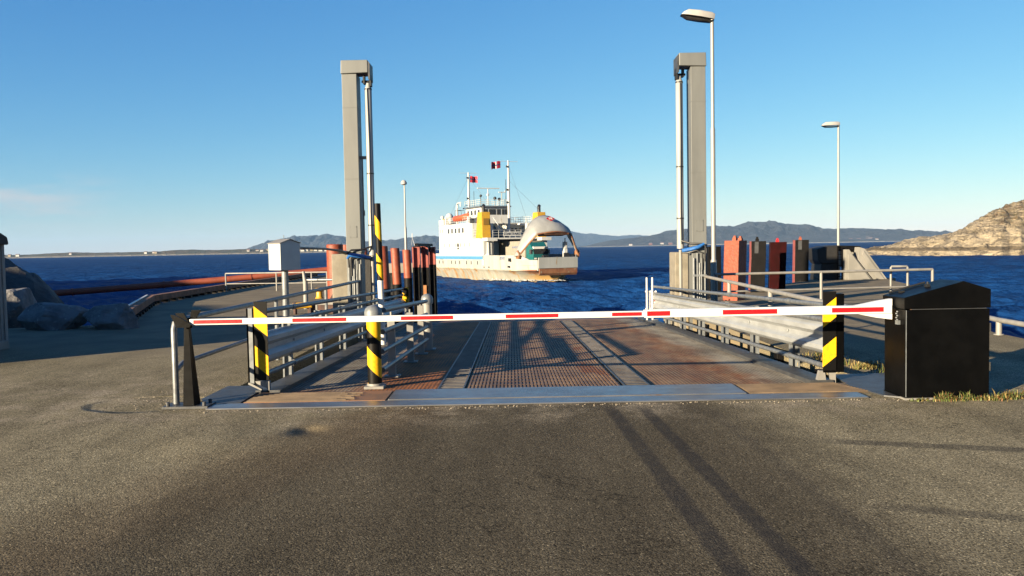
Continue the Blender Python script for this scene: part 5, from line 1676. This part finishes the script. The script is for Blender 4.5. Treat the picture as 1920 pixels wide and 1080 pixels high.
# the raised bow visor: a curved shell standing over the open bow
def visor():
    outer, inner = [], []
    N = 56
    for i in range(N + 1):
        a = math.pi * i / N
        c, s_ = math.cos(a), math.sin(a)
        av = abs(2 * i / N - 1)                     # 0 at the crown, 1 at the foot
        y = math.copysign(interp([(0, 0), (.12, .75), (.25, 1.55), (.42, 2.45), (.62, 3.25), (.82, 4.05), (1, 4.8)], av), c)
        z = interp([(0, 8.55), (.12, 8.45), (.25, 8.08), (.42, 7.25), (.62, 6.05), (.82, 4.65), (1, 3.22)], av)
        outer.append(Vector((-2.2 - .7 * s_, y, z)))
        u = i / N
        if u < .30: k = u / .30; yi, zi = 4.42 - 1.95 * k, 3.25 + 2.75 * k
        elif u > .70: k = (1 - u) / .30; yi, zi = -(4.42 - 1.95 * k), 3.25 + 2.75 * k
        else: k = (u - .3) / .4; yi, zi = 2.47 - 4.94 * k, 6.0 + .30 * math.sin(math.pi * k)
        mid = math.sin(math.pi * u)
        inner.append(Vector((-1.5 + 1.9 * mid ** 1.5, yi, zi)))
    rows = []
    for j in range(9):
        v = j / 8
        r_ = []
        for i in range(N + 1):
            q = outer[i].lerp(inner[i], v)
            wdt = (outer[i] - inner[i]).length
            bl = math.sin(math.pi * v) * min(1, wdt / 2.5)
            q = q + Vector((.55 * bl, .12 * bl * math.copysign(1, q.y) * min(1, abs(q.y) / 2), .20 * bl))
            r_.append(tuple(q))
        rows.append(r_)
    mb = MB(); mb.grid(rows)
    o = fb('bow_visor', mb, [FGREY, FDARK], smooth=60)
    sm = o.modifiers.new('thick', 'SOLIDIFY')
    sm.thickness, sm.offset = .14, -1
    mb = MB()
    e = [tuple(Vector(p) + Vector((.03, 0, -.02))) for p in rows[-1]]
    mb.tube(e, .10, 6)
    fb('visor_edge', mb, FRUST, o)
    for side in (-1, 1):
        mb = MB(); mb.prism([(-2.6, 2.9), (-1.5, 2.9), (-1.35, 3.6), (-1.8, 4.0), (-2.5, 3.7)], 'y', side * 4.35 - .12, side * 4.35 + .12)
        fb('visor_hinge', mb, FRUST, o)
    # underside stiffeners
    mb = MB(); mb.prism([(-1.8, 5.75), (.2, 5.95), (.25, 6.15), (-2.0, 6.3)], 'y', -1.5, 2.0)
    fb('visor_underside', mb, FRUST, o)
    em = MB(); em.prism([(-.62, 0), (0, -.42), (.62, 0), (0, .42)], 'y', -.03, .03)
    Me = Matrix.Translation((-.62, -.22, 8.0)) @ Matrix.Rotation(math.pi / 2, 4, 'Z') @ Matrix.Rotation(R(-42), 4, 'X')
    em.v = [tuple(Me @ Vector(v)) for v in em.v]
    eo = fb('emblem', em, RED, o)
    lettering('lettering', 'FR', .5, (-.58, -.22, 8.01), (math.pi / 2 - R(42), 0, math.pi / 2), WHITE, eo, .03)
visor()
# small signal post and bits on the bow
mb = MB(); mb.box(-2.4, 2.45, 3.0, -1.9, 2.9, 5.0); mb.box(-1.88, 2.55, 4.1, -1.85, 2.8, 4.9)
sp = fb('signal_post', mb, FWHITE)
mb = MB(); mb.tube([(-2.15, 2.7, 5.0), (-2.15, 2.7, 5.5)], .07, 6); mb.box(-1.9, 2.3, 2.1, -1.5, 3.0, 3.55)
fb('winch', mb, FDARK, sp)
mb = MB()
for y in (-1.4, .6, 1.6): mb.box(-1.0, y, 2.02, -.4, y + .6, 3.15 - .1 * y)
fb('mooring_bitt', mb, FDARK)
# ------------------------------------------------------------------ lorry on the car deck
FC, FS = math.cos(FERRY_ROT), math.sin(FERRY_ROT)
def on_ferry(x, y, z): return (FERRY_LOC[0] + FC * x - FS * y, FERRY_LOC[1] + FS * x + FC * y, FERRY_LOC[2] + z)
TEAL = mk('teal_cab_paint', (.012, .13, .13), (.01, .10, .105), 4, .35)
LBOX = mk('cream_lorry_box', (.30, .28, .235), (.26, .24, .2), 2, .5)
L = thing('lorry', 'teal lorry with a cream box body standing in the open bow of the ferry', 'lorry', on_ferry(-4.0, 0, 2.02), rotz=FERRY_ROT)
def lb(name, mb, mats, parent=None, smooth=0, bevel=0):
    return mb.build(name, mats, parent or L, local=True, smooth=smooth, bevel=bevel)
mb = MB(); mb.box(-10.4, -1.25, .95, -2.2, 1.2, 3.2)
bx = lb('box_body', mb, LBOX, bevel=.05)
mb = MB(); mb.box(-10.75, -1.3, .6, -10.42, 1.25, 3.25)
lb('rear_frame', mb, FDARK, bx)
lettering('lettering', 'TRANSPORT', .42, (-5.2, -1.27, 2.35), (math.pi / 2, 0, 0), FTXT, bx)
mb = MB(); mb.prism([(-2.0, .55), (.15, .55), (.2, 1.35), (-.05, 2.15), (-.35, 2.35), (-1.1, 3.0), (-2.0, 3.15)], 'y', -1.2, 1.15)
cabm = lb('cab', mb, TEAL, bevel=.06)
mb = MB(); mb.prism([(.19, 1.42), (.23, 1.42), (-.01, 2.12), (-.05, 2.12)], 'y', -1.08, 1.03)
lb('windscreen', mb, FGLASS, cabm)
mb = MB(); mb.prism([(-.05, 2.14), (.16, 2.10), (.12, 2.38), (-.25, 2.42)], 'y', -1.1, 1.05)
lb('sun_visor', mb, WHITE, cabm)
mb = MB(); mb.box(-.95, -1.23, 1.4, -.25, -1.19, 2.05)
lb('side_window', mb, FGLASS, cabm)
for y in (-1.32, 1.27):
    mb = MB(); mb.box(-.05, y - .1, 1.45, .05, y + .1, 2.0)
    lb('mirror', mb, FDARK, cabm)
for y in (-.85, .8):
    mb = MB(); mb.box(.17, y - .17, .72, .215, y + .17, .92)
    lb('headlight', mb, WHITE, cabm)
mb = MB(); mb.box(.12, -1.2, .35, .25, 1.15, .68)
lb('bumper', mb, FDARK, cabm)
for x in (-.9, -8.2, -9.4):
    for y in (-1.05, 1.0):
        mb = MB(); mb.tube([(x, y - .14, .5), (x, y + .14, .5)], .5, 18)
        lb('wheel', mb, RUBBER, L, smooth=40)
mb = MB(); mb.box(-10.3, -.9, .55, -1.9, .85, .95)
lb('chassis', mb, FDARK)
# ------------------------------------------------------------------ rescue boat and flags
B = thing('rescue_boat', 'orange red rescue boat hanging on the side deck of the ferry', 'rescue boat', on_ferry(-20.8, -4.5, 8.55), rotz=FERRY_ROT)
mb = MB()
rows = []
for i in range(17):
    u = i / 16
    x = -2.6 + 5.2 * u
    wd = .85 * (math.sin(math.pi * min(1, .12 + u * .95)) ** .5) * (1 if u < .75 else 1 - (u - .75) * 2.6)
    wd = max(wd, .06)
    sh = .25 * max(0, u - .5) * 2
    rows.append([(x, wd * math.cos(a), .55 * math.sin(a) * (1 if math.sin(a) > 0 else 1.0) * .9 + .3 + sh) for a in [math.pi * 2 * k / 14 for k in range(15)]])
mb.grid(rows)
mb.add(rows[0], [tuple(range(14))]); mb.add(rows[-1], [tuple(range(14))])
mb.build('hull', FORANGE, B, local=True, smooth=50)
mb = MB()
for x in (-1.5, -.3): mb.tube([(x, -.5, .7), (x, -.5, 1.5), (x, .5, 1.5), (x, .5, .7)], .04, 6)
mb.build('frame', FDARK, B, local=True)
FLAGR = mk('flag_red', (.55, .015, .035), (.48, .012, .03), 5, .7)
FLAGW = mk('flag_white', (.62, .6, .58), (.55, .54, .52), 5, .7)
FLAGB = mk('flag_blue', (.01, .02, .12), (.01, .015, .1), 5, .7)
def flag(x, y, z, wd, ht, sgn, droop, label):
    rows = []
    us = [0, .25, .318, .32, .36, .43, .44, .50, .505, .6, .7, .8, .9, 1.0]
    vs = [0, .2, .34, .345, .42, .43, .57, .575, .655, .66, .8, 1.0]
    mb = MB()
    P = []
    for v in vs:
        P.append([(x + .28 * math.sin(u * 7) * u, y + sgn * wd * u, z - ht * v - droop * u * u + .05 * math.sin(u * 9 + v)) for u in us])
    for i in range(len(vs) - 1):
        for j in range(len(us) - 1):
            u, v = (us[j] + us[j + 1]) / 2, (vs[i] + vs[i + 1]) / 2
            du, dv_ = abs(u - .41) / .055, abs(v - .5) / .08
            m_ = 2 if (du < .35 or dv_ < .4) else (1 if (du < 1.2 or dv_ < 1.3) else 0)
            mb.add([P[i][j], P[i][j + 1], P[i + 1][j + 1], P[i + 1][j]], [(0, 1, 2, 3)], m_)
    mb.v = [on_ferry(*p) for p in mb.v]
    o = mb.build('flag', [FLAGR, FLAGW, FLAGB], smooth=0, loc=on_ferry(x, y, z))
    sm = o.modifiers.new('thick', 'SOLIDIFY'); sm.thickness = .012
    tag(o, label, 'flag')
flag(-13.6, -1.3, 16.68, 1.5, 1.0, -1, .25, 'red flag with a blue cross flying left from the tall forward mast of the ferry')
flag(-29.0, .25, 15.9, 1.25, 1.0, 1, .05, 'small red flag close to the top of the aft mast of the ferry')
# white water where the bow cuts the sea
rg = random.Random(8)
mb = MB()
for side in (-1, 1):
    for k in range(120):
        x = rg.choice((-12.5, -8.6, -8.0, -5.2, -3.6, -2.2, -.8, .1)) + rg.gauss(0, .9)
        yb = side * (halfbreadth(wlT, min(x, 0)) + .12 + abs(rg.gauss(0, .3)))
        s_ = rg.uniform(.08, .38)
        hgt = rg.uniform(.03, .14) * (1.6 if -9 < x < -6.5 and side < 0 else 1)
        mb.add([on_ferry(x + s_ * 1.4 * math.cos(q) * rg.uniform(.6, 1.2), yb + s_ * .5 * math.sin(q), .02) for q in (0, 1.05, 2.1, 3.14, 4.2, 5.2)] + [on_ferry(x, yb, hgt + .06)], [(i, (i + 1) % 6, 6) for i in range(6)])
tag(mb.build('foam', mk('bow_foam', (.5, .5, .49), (.4, .42, .43), 4, .8), smooth=60), 'white foam along the waterline at the bow of the ferry', kind='stuff')
